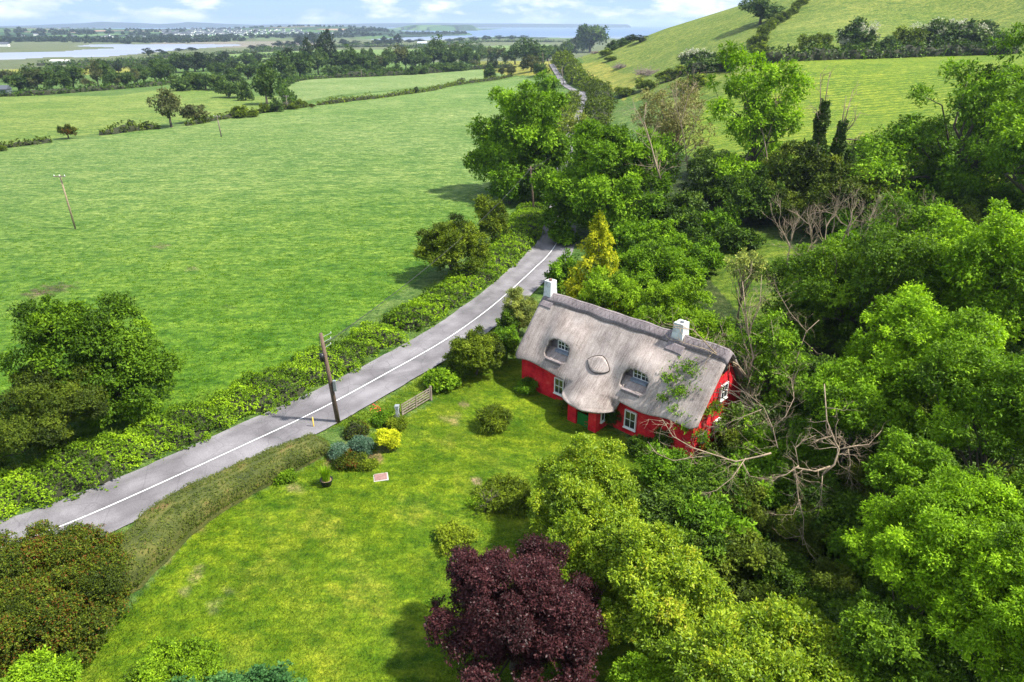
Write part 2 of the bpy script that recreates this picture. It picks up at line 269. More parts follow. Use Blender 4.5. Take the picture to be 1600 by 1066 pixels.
def groundmat():
    m, nt, out, L = newmat('ground')
    g = NN(nt, 'ShaderNodeNewGeometry'); P = g.outputs['Position']
    col = NN(nt, 'ShaderNodeAttribute', attribute_name='Col'); kind = NN(nt, 'ShaderNodeAttribute', attribute_name='far')
    def nz(scale, stretch=(1, 1, 1), detail=5, rough=.6):
        mp = NN(nt, 'ShaderNodeMapping'); mp.inputs['Scale'].default_value = stretch; L(P, mp.inputs[0])
        n = NN(nt, 'ShaderNodeTexNoise', Scale=scale, Detail=float(detail), Roughness=rough); L(mp.outputs[0], n.inputs['Vector']); return n.outputs['Fac']
    def mul(a, fac, cols, pos, blend='MULTIPLY', amt=1.0):
        r = ramp(nt, cols, pos); L(fac, r.inputs['Fac']); mx = NN(nt, 'ShaderNodeMix', data_type='RGBA', blend_type=blend); mx.inputs[0].default_value = amt
        L(a, mx.inputs[6]); L(r.outputs[0], mx.inputs[7]); return mx.outputs[2]
    c = col.outputs['Color']
    c = mul(c, nz(.028, detail=3), [(.80,.88,.8),(1.16,1.08,1.25)], [.35,.65])
    c = mul(c, nz(.22, (.7, 1.6, 1), 5, .65), [(.62,.76,.7),(1.36,1.2,1.3)], [.34,.66])
    c = mul(c, nz(1.1, (1, 1.3, 1), 4, .7), [(.50,.64,.5),(1.0,1.0,1.0),(1.55,1.38,1.7)], [.32,.5,.68])
    c = mul(c, nz(.75, (.75, 1.5, 1), 3, .75), [(.55,.70,.6),(1.0,1.0,1.0),(1.42,1.26,1.5)], [.36,.5,.64])
    mw = NN(nt, 'ShaderNodeAttribute', attribute_name='mow'); wv = NN(nt, 'ShaderNodeTexWave', Scale=.105, Distortion=1.6, Detail=2.0, bands_direction='Y'); wv.inputs['Detail Scale'].default_value = .5
    mpw = NN(nt, 'ShaderNodeMapping'); mpw.inputs['Rotation'].default_value = (0, 0, .12); L(P, mpw.inputs[0]); L(mpw.outputs[0], wv.inputs['Vector'])
    rw = ramp(nt, [(.78,.84,.7),(1.14,1.08,1.1)], [.2,.6]); L(wv.outputs['Color'], rw.inputs['Fac']); mm = NN(nt, 'ShaderNodeMix', data_type='RGBA', blend_type='MULTIPLY'); L(mw.outputs['Fac'], mm.inputs[0]); L(c, mm.inputs[6]); L(rw.outputs[0], mm.inputs[7]); c = mm.outputs[2]
    c = mul(c, nz(6.5, (1, 1, 1), 3, .7), [(.62,.68,.6),(1.36,1.28,1.3)], [.3,.7])
    # far away: hedged fields of grass, barley and ploughland
    v = NN(nt, 'ShaderNodeTexVoronoi', Scale=.0042, Randomness=.85); mpv = NN(nt, 'ShaderNodeMapping'); mpv.inputs['Scale'].default_value = (1, .55, 0)
    mpv.inputs['Rotation'].default_value = (0, 0, .25); L(P, mpv.inputs[0]); L(mpv.outputs[0], v.inputs['Vector'])
    sp = NN(nt, 'ShaderNodeSeparateColor'); L(v.outputs['Color'], sp.inputs[0])
    rv = ramp(nt, [(.028,.07,.022),(.05,.11,.03),(.08,.14,.045),(.025,.05,.022),(.30,.20,.14),(.06,.12,.035)], [0,.2,.4,.6,.76,.86]); rv.color_ramp.interpolation = 'CONSTANT'
    L(sp.outputs[0], rv.inputs['Fac'])
    ve = NN(nt, 'ShaderNodeTexVoronoi', Scale=.0042, Randomness=.85, feature='DISTANCE_TO_EDGE'); L(mpv.outputs[0], ve.inputs['Vector'])
    re = ramp(nt, [(.15,.17,.15),(1,1,1)], [.03,.06]); L(ve.outputs['Distance'], re.inputs['Fac'])
    mxe = NN(nt, 'ShaderNodeMix', data_type='RGBA', blend_type='MULTIPLY'); mxe.inputs[0].default_value = 1; L(rv.outputs[0], mxe.inputs[6]); L(re.outputs[0], mxe.inputs[7])
    mf = NN(nt, 'ShaderNodeMix', data_type='RGBA'); L(kind.outputs['Fac'], mf.inputs[0]); L(c, mf.inputs[6]); L(mxe.outputs[2], mf.inputs[7])
    p = NN(nt, 'ShaderNodeBsdfPrincipled', Roughness=.8); p.inputs['Specular IOR Level'].default_value = .12
    L(mf.outputs[2], p.inputs['Base Color'])
    add = NN(nt, 'ShaderNodeMath', operation='MULTIPLY_ADD'); add.inputs[1].default_value = .35; L(nz(9, detail=3), add.inputs[0]); L(nz(1.5, (1, 1.4, 1), 4), add.inputs[2])
    b = NN(nt, 'ShaderNodeBump', Strength=1.0, Distance=.6); L(add.outputs[0], b.inputs['Height']); L(b.outputs[0], p.inputs['Normal'])
    L(p.outputs[0], out.inputs['Surface']); return m
M['ground'] = groundmat()
def watermat():
    m, nt, out, L = newmat('water')
    g = NN(nt, 'ShaderNodeNewGeometry'); mp = NN(nt, 'ShaderNodeMapping'); mp.inputs['Scale'].default_value = (.15, 1.0, 1); L(g.outputs['Position'], mp.inputs[0])
    n = NN(nt, 'ShaderNodeTexNoise', Scale=.012, Detail=6.0); L(mp.outputs[0], n.inputs['Vector'])
    r = ramp(nt, [(.16,.18,.25),(.25,.26,.32)], [.35, .65]); L(n.outputs['Fac'], r.inputs['Fac'])
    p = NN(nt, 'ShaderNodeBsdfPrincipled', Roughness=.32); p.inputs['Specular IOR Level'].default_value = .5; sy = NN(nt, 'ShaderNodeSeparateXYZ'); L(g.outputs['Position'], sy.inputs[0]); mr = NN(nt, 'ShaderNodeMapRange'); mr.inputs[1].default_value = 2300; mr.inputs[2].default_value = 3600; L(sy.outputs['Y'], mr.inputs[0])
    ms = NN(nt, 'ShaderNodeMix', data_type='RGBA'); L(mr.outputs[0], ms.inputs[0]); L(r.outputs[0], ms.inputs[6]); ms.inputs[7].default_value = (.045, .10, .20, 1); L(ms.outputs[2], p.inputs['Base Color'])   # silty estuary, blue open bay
    n2 = NN(nt, 'ShaderNodeTexNoise', Scale=.25, Detail=5.0); L(mp.outputs[0], n2.inputs['Vector'])
    b = NN(nt, 'ShaderNodeBump', Strength=.5, Distance=1.5); L(n2.outputs['Fac'], b.inputs['Height']); L(b.outputs[0], p.inputs['Normal'])
    L(p.outputs[0], out.inputs['Surface']); return m
M['water'] = watermat()

# ------------------------------------------------------------------ object helpers
def tag(o, label=None, cat=None, group=None, kind=None):
    for k, v in (('label', label), ('category', cat), ('group', group), ('kind', kind)):
        if v: o[k] = v
    return o
def empty(name, loc=(0, 0, 0), rz=0):
    o = bpy.data.objects.new(name, None); C.objects.link(o); o.location = tuple(float(v) for v in loc); o.rotation_euler = (0, 0, rz); return o
def link(name, me, mat, parent=None, loc=None, rz=0):
    if mat is not None and not me.materials:
        for mm in (mat if isinstance(mat, (list, tuple)) else [mat]): me.materials.append(mm)
    o = bpy.data.objects.new(name, me); C.objects.link(o); o.parent = parent
    if loc is not None: o.location = tuple(float(v) for v in loc)
    if rz: o.rotation_euler = (0, 0, rz)
    return o
def copy_tree(o, parent=None):
    c = o.copy(); C.objects.link(c); c.parent = parent
    for k in [q for q in o.children]: copy_tree(k, c)
    return c
def npmesh(name, verts, faces, attrs=None, smooth=False, mats=None):
    """faces: (n,4) or (n,3) int array"""
    verts = np.asarray(verts, np.float32); faces = np.asarray(faces, np.int32); k = faces.shape[1]; n = len(faces)
    me = bpy.data.meshes.new(name); me.vertices.add(len(verts)); me.vertices.foreach_set('co', verts.ravel())
    me.loops.add(n * k); me.loops.foreach_set('vertex_index', faces.ravel())
    me.polygons.add(n); me.polygons.foreach_set('loop_start', np.arange(n, dtype=np.int32) * k)
    me.polygons.foreach_set('loop_total', np.full(n, k, np.int32))
    if smooth: me.polygons.foreach_set('use_smooth', np.ones(n, bool))
    if mats is not None: me.polygons.foreach_set('material_index', np.asarray(mats, np.int32))
    me.update(calc_edges=True)
    for nm, (typ, dom, data) in (attrs or {}).items():
        a = me.attributes.new(nm, typ, dom); a.data.foreach_set('color' if 'COLOR' in typ else 'value', np.asarray(data, np.float32).ravel())
    return me
class MB:
    """collects boxes, tubes and polygons into one mesh"""
    def __init__(s): s.v = []; s.f = []
    def poly(s, pts): n = len(s.v); s.v += [tuple(p) for p in pts]; s.f.append(tuple(range(n, n + len(pts)))); return s
    def box(s, x0, x1, y0, y1, z0, z1, tf=None):
        n = len(s.v); P8 = [(x, y, z) for z in (z0, z1) for x, y in ((x0, y0), (x1, y0), (x1, y1), (x0, y1))]
        s.v += [tf(p) for p in P8] if tf else P8
        s.f += [tuple(n + i for i in q) for q in ((3,2,1,0),(4,5,6,7),(0,1,5,4),(1,2,6,5),(2,3,7,6),(3,0,4,7))]; return s
    def tube(s, pts, rads, seg=6):
        pts = [np.asarray(p, float) for p in pts]; n0 = len(s.v)
        if not hasattr(rads, '__len__'): rads = [rads] * len(pts)
        up = np.array([0, 0, 1.0]); prev = None
        for i, p in enumerate(pts):
            t = pts[min(i + 1, len(pts) - 1)] - pts[max(i - 1, 0)]; t = t / (np.linalg.norm(t) + 1e-9)
            a = prev if prev is not None else (np.cross(t, up) if abs(t[2]) < .9 else np.cross(t, np.array([1.0, 0, 0])))
            a = a - t * (a @ t); a /= np.linalg.norm(a) + 1e-9; prev = a; b = np.cross(t, a)
            for k in range(seg):
                an = 2 * math.pi * k / seg; q = p + (a * math.cos(an) + b * math.sin(an)) * rads[i]; s.v.append(tuple(q))
        for i in range(len(pts) - 1):
            for k in range(seg):
                k2 = (k + 1) % seg; s.f.append((n0 + i * seg + k, n0 + i * seg + k2, n0 + (i + 1) * seg + k2, n0 + (i + 1) * seg + k))
        s.f.append(tuple(n0 + k for k in range(seg))[::-1]); s.f.append(tuple(n0 + (len(pts) - 1) * seg + k for k in range(seg))); return s
    def mesh(s, name, smooth=False, bevel=0):
        me = bpy.data.meshes.new(name); me.from_pydata([tuple(float(c) for c in v) for v in s.v], [], s.f); me.update()
        if smooth: me.polygons.foreach_set('use_smooth', np.ones(len(me.polygons), bool))
        if bevel:
            bm = bmesh.new(); bm.from_mesh(me); bmesh.ops.bevel(bm, geom=list(bm.edges), offset=bevel, segments=1, affect='EDGES'); bm.to_mesh(me); bm.free()
        return me
    def build(s, name, mat, parent=None, smooth=False, loc=None, rz=0, bevel=0): return link(name, s.mesh(name, smooth, bevel), mat, parent, loc, rz)

# ------------------------------------------------------------------ foliage
def unit(v): return v / (np.linalg.norm(v, axis=-1, keepdims=True) + 1e-9)
def leaves_mesh(name, c, d, n, size, aspect, tint, fold=.18):
    """one folded, pointed leaf per row: centre c, direction d, normal n"""
    d = unit(d); n = unit(n - d * (n * d).sum(1, keepdims=True)); b = np.cross(d, n); s = size[:, None]
    V = np.empty((len(c), 4, 3)); V[:, 0] = c - d * s * .5; V[:, 2] = c + d * s * .5 - n * s * .12
    V[:, 1] = c + b * s * aspect * .5 + n * s * fold * .3; V[:, 3] = c - b * s * aspect * .5 + n * s * fold * .3
    F = np.arange(len(c) * 4).reshape(-1, 4)
    return npmesh(name, V.reshape(-1, 3), F, {'tint': ('FLOAT', 'FACE', np.clip(tint, 0, 1))})
def sphere_dirs(rng, n, zmin=-1.0):
    z = rng.uniform(zmin, 1, n); a = rng.uniform(0, 2 * math.pi, n); r = np.sqrt(1 - z * z)
    return np.stack([r * np.cos(a), r * np.sin(a), z], 1)
def sprays(rng, P0, out, k, leaf, spread, aspect=.45, tint=None, droop=.25, name='foliage', jit=.25, up=.8):
    """k leaves fanned around each spray centre"""
    n = len(P0); idx = np.repeat(np.arange(n), k); o = out[idx]
    rnd = rng.normal(size=(n * k, 3))
    d = unit(o * .55 + unit(rnd) * .9 + np.array([0, 0, -droop])); c = P0[idx] + d * spread * rng.uniform(.3, 1.0, (n * k, 1))
    nm = unit(np.array([0, 0, up]) + o * .5 + rng.normal(size=(n * k, 3)) * .5)
    t = (tint[idx] if tint is not None else .5) + rng.normal(size=n * k) * .13
    s = leaf * rng.uniform(.65, 1.35, n * k)
    return leaves_mesh(name, c, d, nm, s, aspect, t)
CTV = [.17]
def crown(rng, lobes, nclump, cr, nspray, k, leaf, spread=None, aspect=.45, zmin=-.55, flat_=.8, inner=.25, droop=.25, shell=(.62, 1.0), tbias=0.0, gap=0.0, clumps_only=False, hol=.1):
    lobes = np.asarray(lobes, float); vol = (lobes[:, 3] * lobes[:, 4] + lobes[:, 3] * lobes[:, 5] + lobes[:, 4] * lobes[:, 5])
    li = rng.choice(len(lobes), nclump, p=vol / vol.sum()); D_ = sphere_dirs(rng, nclump, zmin)
    rad = rng.uniform(*shell, nclump); rad[rng.random(nclump) < inner] *= .55
    cc = lobes[li, :3] + D_ * lobes[li, 3:6] * rad[:, None]
    out_c = unit(D_ / lobes[li, 3:6]); crs = cr * rng.uniform(.55, 1.4, nclump); ct = rng.normal(0, CTV[0], nclump)
    if clumps_only: return cc, out_c, crs
    ns = np.maximum(1, (nspray * (crs / cr) ** 2).astype(int)); ci = np.repeat(np.arange(nclump), ns); n = len(ci)
    dv = unit(rng.normal(size=(n, 3)) + out_c[ci] * .55 + np.array([0, 0, .45]))
    P0 = cc[ci] + dv * (crs[ci] * rng.uniform(.35, 1.08, n))[:, None] * np.array([1, 1, flat_])
    zc = (P0[:, 2] - lobes[:, 2].min()) / max(1e-3, (lobes[:, 2] + lobes[:, 5]).max() - lobes[:, 2].min())
    tint = .46 + ct[ci] + tbias + rng.normal(0, .07, n)
    return sprays(rng, P0, unit(dv + out_c[ci] * .5), k, leaf, spread or leaf * 1.2, aspect, tint, droop), cc, crs
def limbs(rng, base, cc, r0, n=16, lean=None, fork=.35, seg=6, twist=.12):
    """trunk that forks into limbs reaching n of the clumps"""
    b = MB(); base = np.asarray(base, float); ctr = cc.mean(0); top = base + (ctr - base) * np.array([.75, .75, fork * 1.6])
    L0 = np.linalg.norm(top - base)
    tp = [base + np.array([0, 0, -.3]), base + (top - base) * .35 + rng.normal(size=3) * twist * .6 * np.array([1, 1, 0]), base + (top - base) * .7 + rng.normal(size=3) * twist * np.array([1, 1, 0]), top]
    b.tube(tp, [r0 * 1.3, r0, r0 * .85, r0 * .6], seg)
    for j in rng.choice(len(cc), min(n, len(cc)), replace=False):
        e = cc[j]; s = tp[1] + (top - tp[1]) * rng.uniform(.2, 1.0); L = np.linalg.norm(e - s); m = s + (e - s) * .5 + np.array([0, 0, -.08 * L]) + rng.normal(size=3) * .07 * L
        q = s + (e - s) * .78 + rng.normal(size=3) * .05 * L
        b.tube([s, m, q, e], [r0 * .42, r0 * .27, r0 * .16, r0 * .06], 5)
    return b
def auto_lobes(rng, c, rx, ry, rz, n=6, spread=.46, size=.54):
    L = [(c[0], c[1], c[2], rx * .76, ry * .76, rz * .80)]
    for i in range(n):
        a = 2 * math.pi * (i + rng.uniform(-.3, .3)) / n; h = rng.uniform(-.5, .38); s = size * rng.uniform(.75, 1.12); q = spread * rng.uniform(.85, 1.15)
        L.append((c[0] + math.cos(a) * rx * q, c[1] + math.sin(a) * ry * q, c[2] + h * rz, rx * s, ry * s, rz * s))
    return L
SEED = [11]
def DZ(px, py, z): return flat(px, py, z)[1]
def tree(px, py, D, rx, ry, mat, name, label, cat='tree', group=None, depth=1.0, clump=None, n=None, ns=None, k=7, leaf=None, aspect=.45, cov=.5, lobes=None, trunk=True, r0=None,
         wood='bark', base=None, nl=6, fork=.35, nlimb=16, droop=.25, inner=.25, shell=(.62, 1.0), zmin=-.55, tbias=0.0, up_from_ground=False, flat_=.8, extra=None, spread=None, dens=1.0):
    """a tree or bush whose crown stands D metres out along the line of sight; rx, ry its half width and half height as seen"""
    SEED[0] += 1; rng = np.random.default_rng(SEED[0])
    c = AT(px, py, D); dist = math.hypot(math.hypot(c[0], c[1]), c[2] - CAMZ); m = dist / FPX
    f_ = 1.13 if name in ('ash_tree', 'laurel_tree') else 1.0
    RX = rx * m * .92 * f_; RZ = ry * m * .94 * f_; RY = RX * depth
    gz = hgt(c[0], c[1]); leaf = leaf or float(np.clip(dist * .0040, .15, .7))
    if up_from_ground:                       # bushes: foliage down to the ground
        top = c[2] + RZ; c[2] = gz + (top - gz) * .42; RZ = (top - gz) * .58; zmin = -.35
    bx = c[0] if base is None else base[0]; by = c[1] if base is None else base[1]
    B = np.array([bx, by, hgt(bx, by)])
    loc = c - B
    LB = auto_lobes(rng, loc, RX, RY, RZ, nl) if lobes is None else [tuple(AT(a, b_, d_) - B) + (r1 * m, r1 * m * depth, r2 * m) for a, b_, d_, r1, r2 in lobes]
    Rm = (RX * RY * RZ) ** (1 / 3); cr = clump or max(.32, Rm * .19)
    area = sum(4 * math.pi * ((l[3] * l[4]) ** .8) for l in LB) * .55
    nc = n or int(max(10, dens * area / (math.pi * cr * cr) * 1.25))
    if ns is None: ns = max(3, cov * 12.57 * cr * cr / (k * .5 * leaf * leaf * aspect))
    root = empty(name, B); tag(root, label, cat, group)
    me, cc, crs = crown(rng, LB, nc, cr, ns, k, leaf, spread, aspect, zmin, flat_, inner, droop, shell, tbias)
    link('crown' if cat == 'tree' else 'foliage', me, M[mat], root)
    if trunk:
        r0 = r0 or max(.06, Rm * .045)
        limbs(rng, (0, 0, 0), cc, r0, nlimb, fork=fork).build('trunk' if cat == 'tree' else 'stems', M[wood], root, smooth=True)
    if extra: extra(root, rng, LB, cc, B, m)
    return root
def bare(rng, start, direc, L, r, depth, b, spread=.55, up=.1, gn=3):
    """recursive bare branch"""
    pts = [np.array(start, float)]; d = unit(np.array(direc, float)); rr = [r]; nseg = 4
    for i in range(nseg):
        d = unit(d + rng.normal(size=3) * .16 + np.array([0, 0, up * .3])); pts.append(pts[-1] + d * L / nseg); rr.append(r * (1 - .62 * (i + 1) / nseg))
    b.tube(pts, rr, 5 if r > .03 else 4)
    if depth > 0:
        for i in range(gn):
            t = rng.uniform(.3, 1.0); k = min(int(t * nseg), nseg - 1); s = pts[k] + (pts[k + 1] - pts[k]) * (t * nseg - k)
            bare(rng, s, unit(d + rng.normal(size=3) * spread), L * rng.uniform(.45, .75), r * .5, depth - 1, b, spread, up, gn)

# ------------------------------------------------------------------ ground: one sheet out to the horizon
def GP(pts): return [tuple(GR(*p)[:2]) for p in pts]
HEDGE_LAWN = [(60,1066),(200,960),(330,830),(420,765),(545,700),(585,668)]
LAWN = GP([(-200,1066),(0,1066),(60,1060),(200,955),(300,835),(345,800),(480,730),(590,672),(670,635),(700,600),(760,560),(805,560),(900,640),(1010,700),(1050,760),(1000,1066)]) + [(0, 15), (-14, 15)]
VERGE = GP([(440,660),(535,656),(601,626),(667,583),(760,520),(800,470),(815,470),(790,560),(700,610),(590,672)])
BACKLAWN = GP([(1040,350),(1100,338),(1150,345),(1230,380),(1275,430),(1275,540),(1180,520),(1120,450)])
FIELD_A = GP([(-300,900),(-300,270),(0,232),(160,212),(245,202),(450,168),(640,140),(808,119),(850,130),(760,250),(800,330),(650,440),(470,560),(300,640),(0,760)])
FIELD_B = GP([(-300,275),(0,228),(160,208),(450,163),(470,160),(440,150),(380,150),(340,141),(270,138),(180,150),(0,150),(-300,165)])
FIELD_C = GP([(430,165),(640,137),(808,116),(790,108),(700,108),(520,117),(440,128)])
FOOT = GP([(905,100),(940,96),(1010,118),(985,140),(975,160),(945,140)])
FIELD_R = GP([(1010,215),(1090,180),(1200,96),(1350,90),(1600,80),(1900,80),(1900,300),(1250,300),(1100,260)])
YELLOW = [GP(p) for p in ([(480,99),(480,94),(400,100),(360,106)],[(900,116),(790,118),(760,112),(735,96),(860,94)],[(0,123),(230,112),(230,100),(0,104)])]
def build_ground():
    fr = np.radians(np.arange(-62, 62.001, .16)); bk = np.radians(np.arange(66, 294.1, 6.0)); az = np.concatenate([fr, bk]); nf = len(az)
    rr = [2.0, 8.0, 14.0]; 
    while rr[-1] < 700: rr.append(rr[-1] * 1.0105)
    while rr[-1] < 17800: rr.append(rr[-1] * 1.022)
    rr = np.array(rr); nr = len(rr)
    A_, R_ = np.meshgrid(az, rr); X = (R_ * np.sin(A_)).ravel(); Y = (R_ * np.cos(A_)).ravel(); Z = _h(X, Y)
    i = np.arange(nr - 1)[:, None]; j = np.arange(nf)[None, :]; j2 = (j + 1) % nf
    F = np.stack([i * nf + j, i * nf + j2, (i + 1) * nf + j2, (i + 1) * nf + j], -1).reshape(-1, 4)[:, ::-1]
    V = np.stack([X, Y, Z], 1); V = np.vstack([V, [[0, 0, hgt(0, 0)]]])
    col = np.tile(np.array([.085, .15, .028]), (len(X), 1))
    def put(poly, c):
        col[in_poly(X, Y, poly)] = c
    rad = np.hypot(X, Y)
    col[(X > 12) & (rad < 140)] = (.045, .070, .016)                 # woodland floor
    put(FIELD_B, (.142, .208, .038)); put(FIELD_C, (.145, .215, .060)); put(FIELD_A, (.083, .178, .008))
    hill = (X > 44 + 0 * Y) & (rad > 190) & (rad < 900); col[hill] = (.135, .185, .028)
    put(FIELD_R, (.14, .215, .014)); put(FOOT, (.20, .22, .035))
    for y in YELLOW: put(y, (.20, .21, .03))
    fa = in_poly(X, Y, FIELD_A); t = sstep(45, 190, rad)[:, None]
    col = np.where(fa[:, None], col * (1 - t) + np.array([.130, .208, .048]) * t, col)  # far grass blended paler: haze and grazing view put into the colour
    put(LAWN, (.108, .180, .005)); put(VERGE, (.11, .18, .012)); put(BACKLAWN, (.09, .15, .012))
    mud = (rad > 900) & (rad < 3300); col[mud] = (.10, .12, .05)
    hp = 800 + 1176 * X / np.maximum(Y, 1)
    col[(rad > 1750) & (rad < 2300) & (hp > 230) & (hp < 520)] = (.17, .16, .11)
    col[(rad > 9000)] = (.018, .032, .032)
    put([flat(px, py, -15) for px, py in [(235,92),(300,84),(400,79),(480,76),(560,74.5),(640,74.5),(700,71),(860,67),(860,76),(700,80),(640,98),(560,99),(440,96),(400,103),(340,99),(235,96)]], (.13, .20, .05))
    for (x, y, r_, c) in SPOTS:
        e = np.hypot((X - x), (Y - y)); w = (1 - sstep(r_ * .3, r_, e + .45 * r_ * np.sin(X * 3.1 + Y * 1.7) * np.cos(Y * 2.3 - X))); w = w[:, None] * .9
        col = col * (1 - w) + np.array(c) * w
    # pale mown strips and scuffed grass on the lawn
    mow = in_poly(X, Y, FIELD_R).astype(float); la = in_poly(X, Y, LAWN); st = np.sin((X * .80 + Y * .60) * 1.9 + .8 * np.sin(Y * .35)) * .5 + .5
    st = st * (np.sin(X * .31 + 1) * np.sin(Y * .23 + X * .11) > -.2); k = (la * st * .22)[:, None]; col = col * (1 - k) + np.array([.19, .225, .022]) * k
    far = (sstep(2300, 2900, rad) * (rad < 9000)).astype(float)
    col = np.vstack([col, col[:1]]); far = np.append(far, 0)
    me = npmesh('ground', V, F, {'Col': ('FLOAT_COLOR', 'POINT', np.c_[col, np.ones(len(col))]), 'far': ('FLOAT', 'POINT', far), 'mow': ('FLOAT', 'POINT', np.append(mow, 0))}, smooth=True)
    # close the small disc under the camera
    bm = bmesh.new(); bm.from_mesh(me); bm.verts.ensure_lookup_table(); cvt = bm.verts[len(V) - 1]
    for q in range(nf): bm.faces.new((cvt, bm.verts[(q + 1) % nf], bm.verts[q]))
    bm.to_mesh(me); bm.free(); me.update()
    o = link('ground', me, M['ground']); tag(o, kind='structure')
SOILC = (.22, .14, .075); DRY = (.24, .21, .08)
SPOTS = [(*GR(px, py)[:2], r_, c) for px, py, r_, c in [(580,715,1.2,SOILC),(560,690,1.0,SOILC),(520,720,.9,SOILC),(600,700,1.0,DRY),(300,905,.5,(.20,.21,.06)),(312,888,.4,(.20,.20,.06)),(290,922,.4,(.20,.21,.06)),(345,940,.6,(.17,.19,.06)),(358,925,.4,(.18,.19,.06)),(335,955,.4,(.17,.19,.05)),(705,655,.9,DRY),
         (725,632,.6,(.26,.19,.10)),(745,750,.5,(.28,.20,.13)),(465,762,.7,DRY),(440,745,.7,DRY),(300,830,.7,SOILC),(255,875,.6,(.24,.18,.10)),(365,775,.5,(.24,.18,.10)),
         (700,690,1.2,(.18,.22,.02)),(500,820,2.0,(.165,.215,.014)),(650,800,1.8,(.165,.215,.014)),(400,900,1.8,(.17,.215,.014)),(560,930,2.0,(.17,.215,.014)),
         (85,452,2.6,(.09,.09,.035)),(60,458,1.8,(.08,.07,.035)),(355,480,1.0,(.06,.12,.02)),(250,385,1.6,(.11,.13,.04)),(300,420,1.2,(.10,.13,.04))]]
SPOTS = [s_ for s_ in SPOTS]
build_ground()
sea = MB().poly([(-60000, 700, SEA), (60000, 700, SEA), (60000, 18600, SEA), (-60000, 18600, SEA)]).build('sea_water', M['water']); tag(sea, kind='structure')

# ------------------------------------------------------------------ road
CL = [(-46, 16)] + [flat(*p) for p in [(0,856),(43,846),(121,815),(244,760),(400,688),(518,632),(687,537),(742,500),(769,479),(824,430),(866,387)]] + \
     [(8.6, 108), (11.0, 135), (13.6, 160), (16.3, 187), (20.6, 220), (26.0, 257), (30.0, 295), (31.2, 328), (29.8, 365), (28.4, 398), (27.5, 470), (29.3, 543), (33, 640)]
def catmull(P, step):
    P = [np.array(p, float) for p in P]; P = [2 * P[0] - P[1]] + P + [2 * P[-1] - P[-2]]; out = []
    for i in range(1, len(P) - 2):
        a, b, c, d = P[i - 1:i + 3]; n = max(2, int(np.linalg.norm(c - b) / step))
        for k in range(n):
            t = k / n; out.append(.5 * ((2 * b) + (c - a) * t + (2 * a - 5 * b + 4 * c - d) * t * t + (3 * b - a - 3 * c + d) * t ** 3))
    out.append(P[-2]); return np.array(out)
RC = catmull(CL, .8)
for _ in range(14): RC[1:-1] = (RC[:-2] + RC[2:] + 2 * RC[1:-1]) / 4
RT = unit(np.gradient(RC, axis=0)); RN = np.stack([RT[:, 1], -RT[:, 0]], 1)      # right-hand side
def road_z(P): return _h(P[:, 0], P[:, 1])
def strip(off0, off1, lift, n=2, wob=0.0, seed=0):
    rng = np.random.default_rng(seed); V = []; ac = []
    w = np.convolve(rng.normal(size=len(RC) + 8), np.ones(5) / 5, 'same')[:len(RC)] * wob
    for q in range(n + 1):
        t = q / n; o = off0 + (off1 - off0) * t; o = o + (w if q in (0, n) else 0) * (-1 if q == 0 else 1)
        Pq = RC + RN * (o[:, None] if hasattr(o, '__len__') else o)
        V.append(np.c_[Pq, road_z(RC) + lift]); ac.append(np.full(len(RC), 2 * t - 1))
    V = np.array(V); m_ = len(RC); V = V.reshape(-1, 3); F = []
    i = np.arange(n)[:, None] * m_; j = np.arange(m_ - 1)[None, :]
    F = np.stack([i + j, i + j + 1, i + m_ + j + 1, i + m_ + j], -1).reshape(-1, 4)[:, ::-1]
    return V, F, np.array(ac).ravel()
V, F, ac = strip(-2.85, 2.75, .07, 12, .16, 3)
rd = link('road', npmesh('road', V, F, {'across': ('FLOAT', 'POINT', ac)}, smooth=True), M['road']); tag(rd, kind='structure')
V, F, ac = strip(-.052, .052, .078, 1, .012, 4)
keep = []
m_ = len(RC) - 1
rl = link('road_centre_line', npmesh('road_centre_line', V, F), M['paint']); tag(rl, kind='structure')

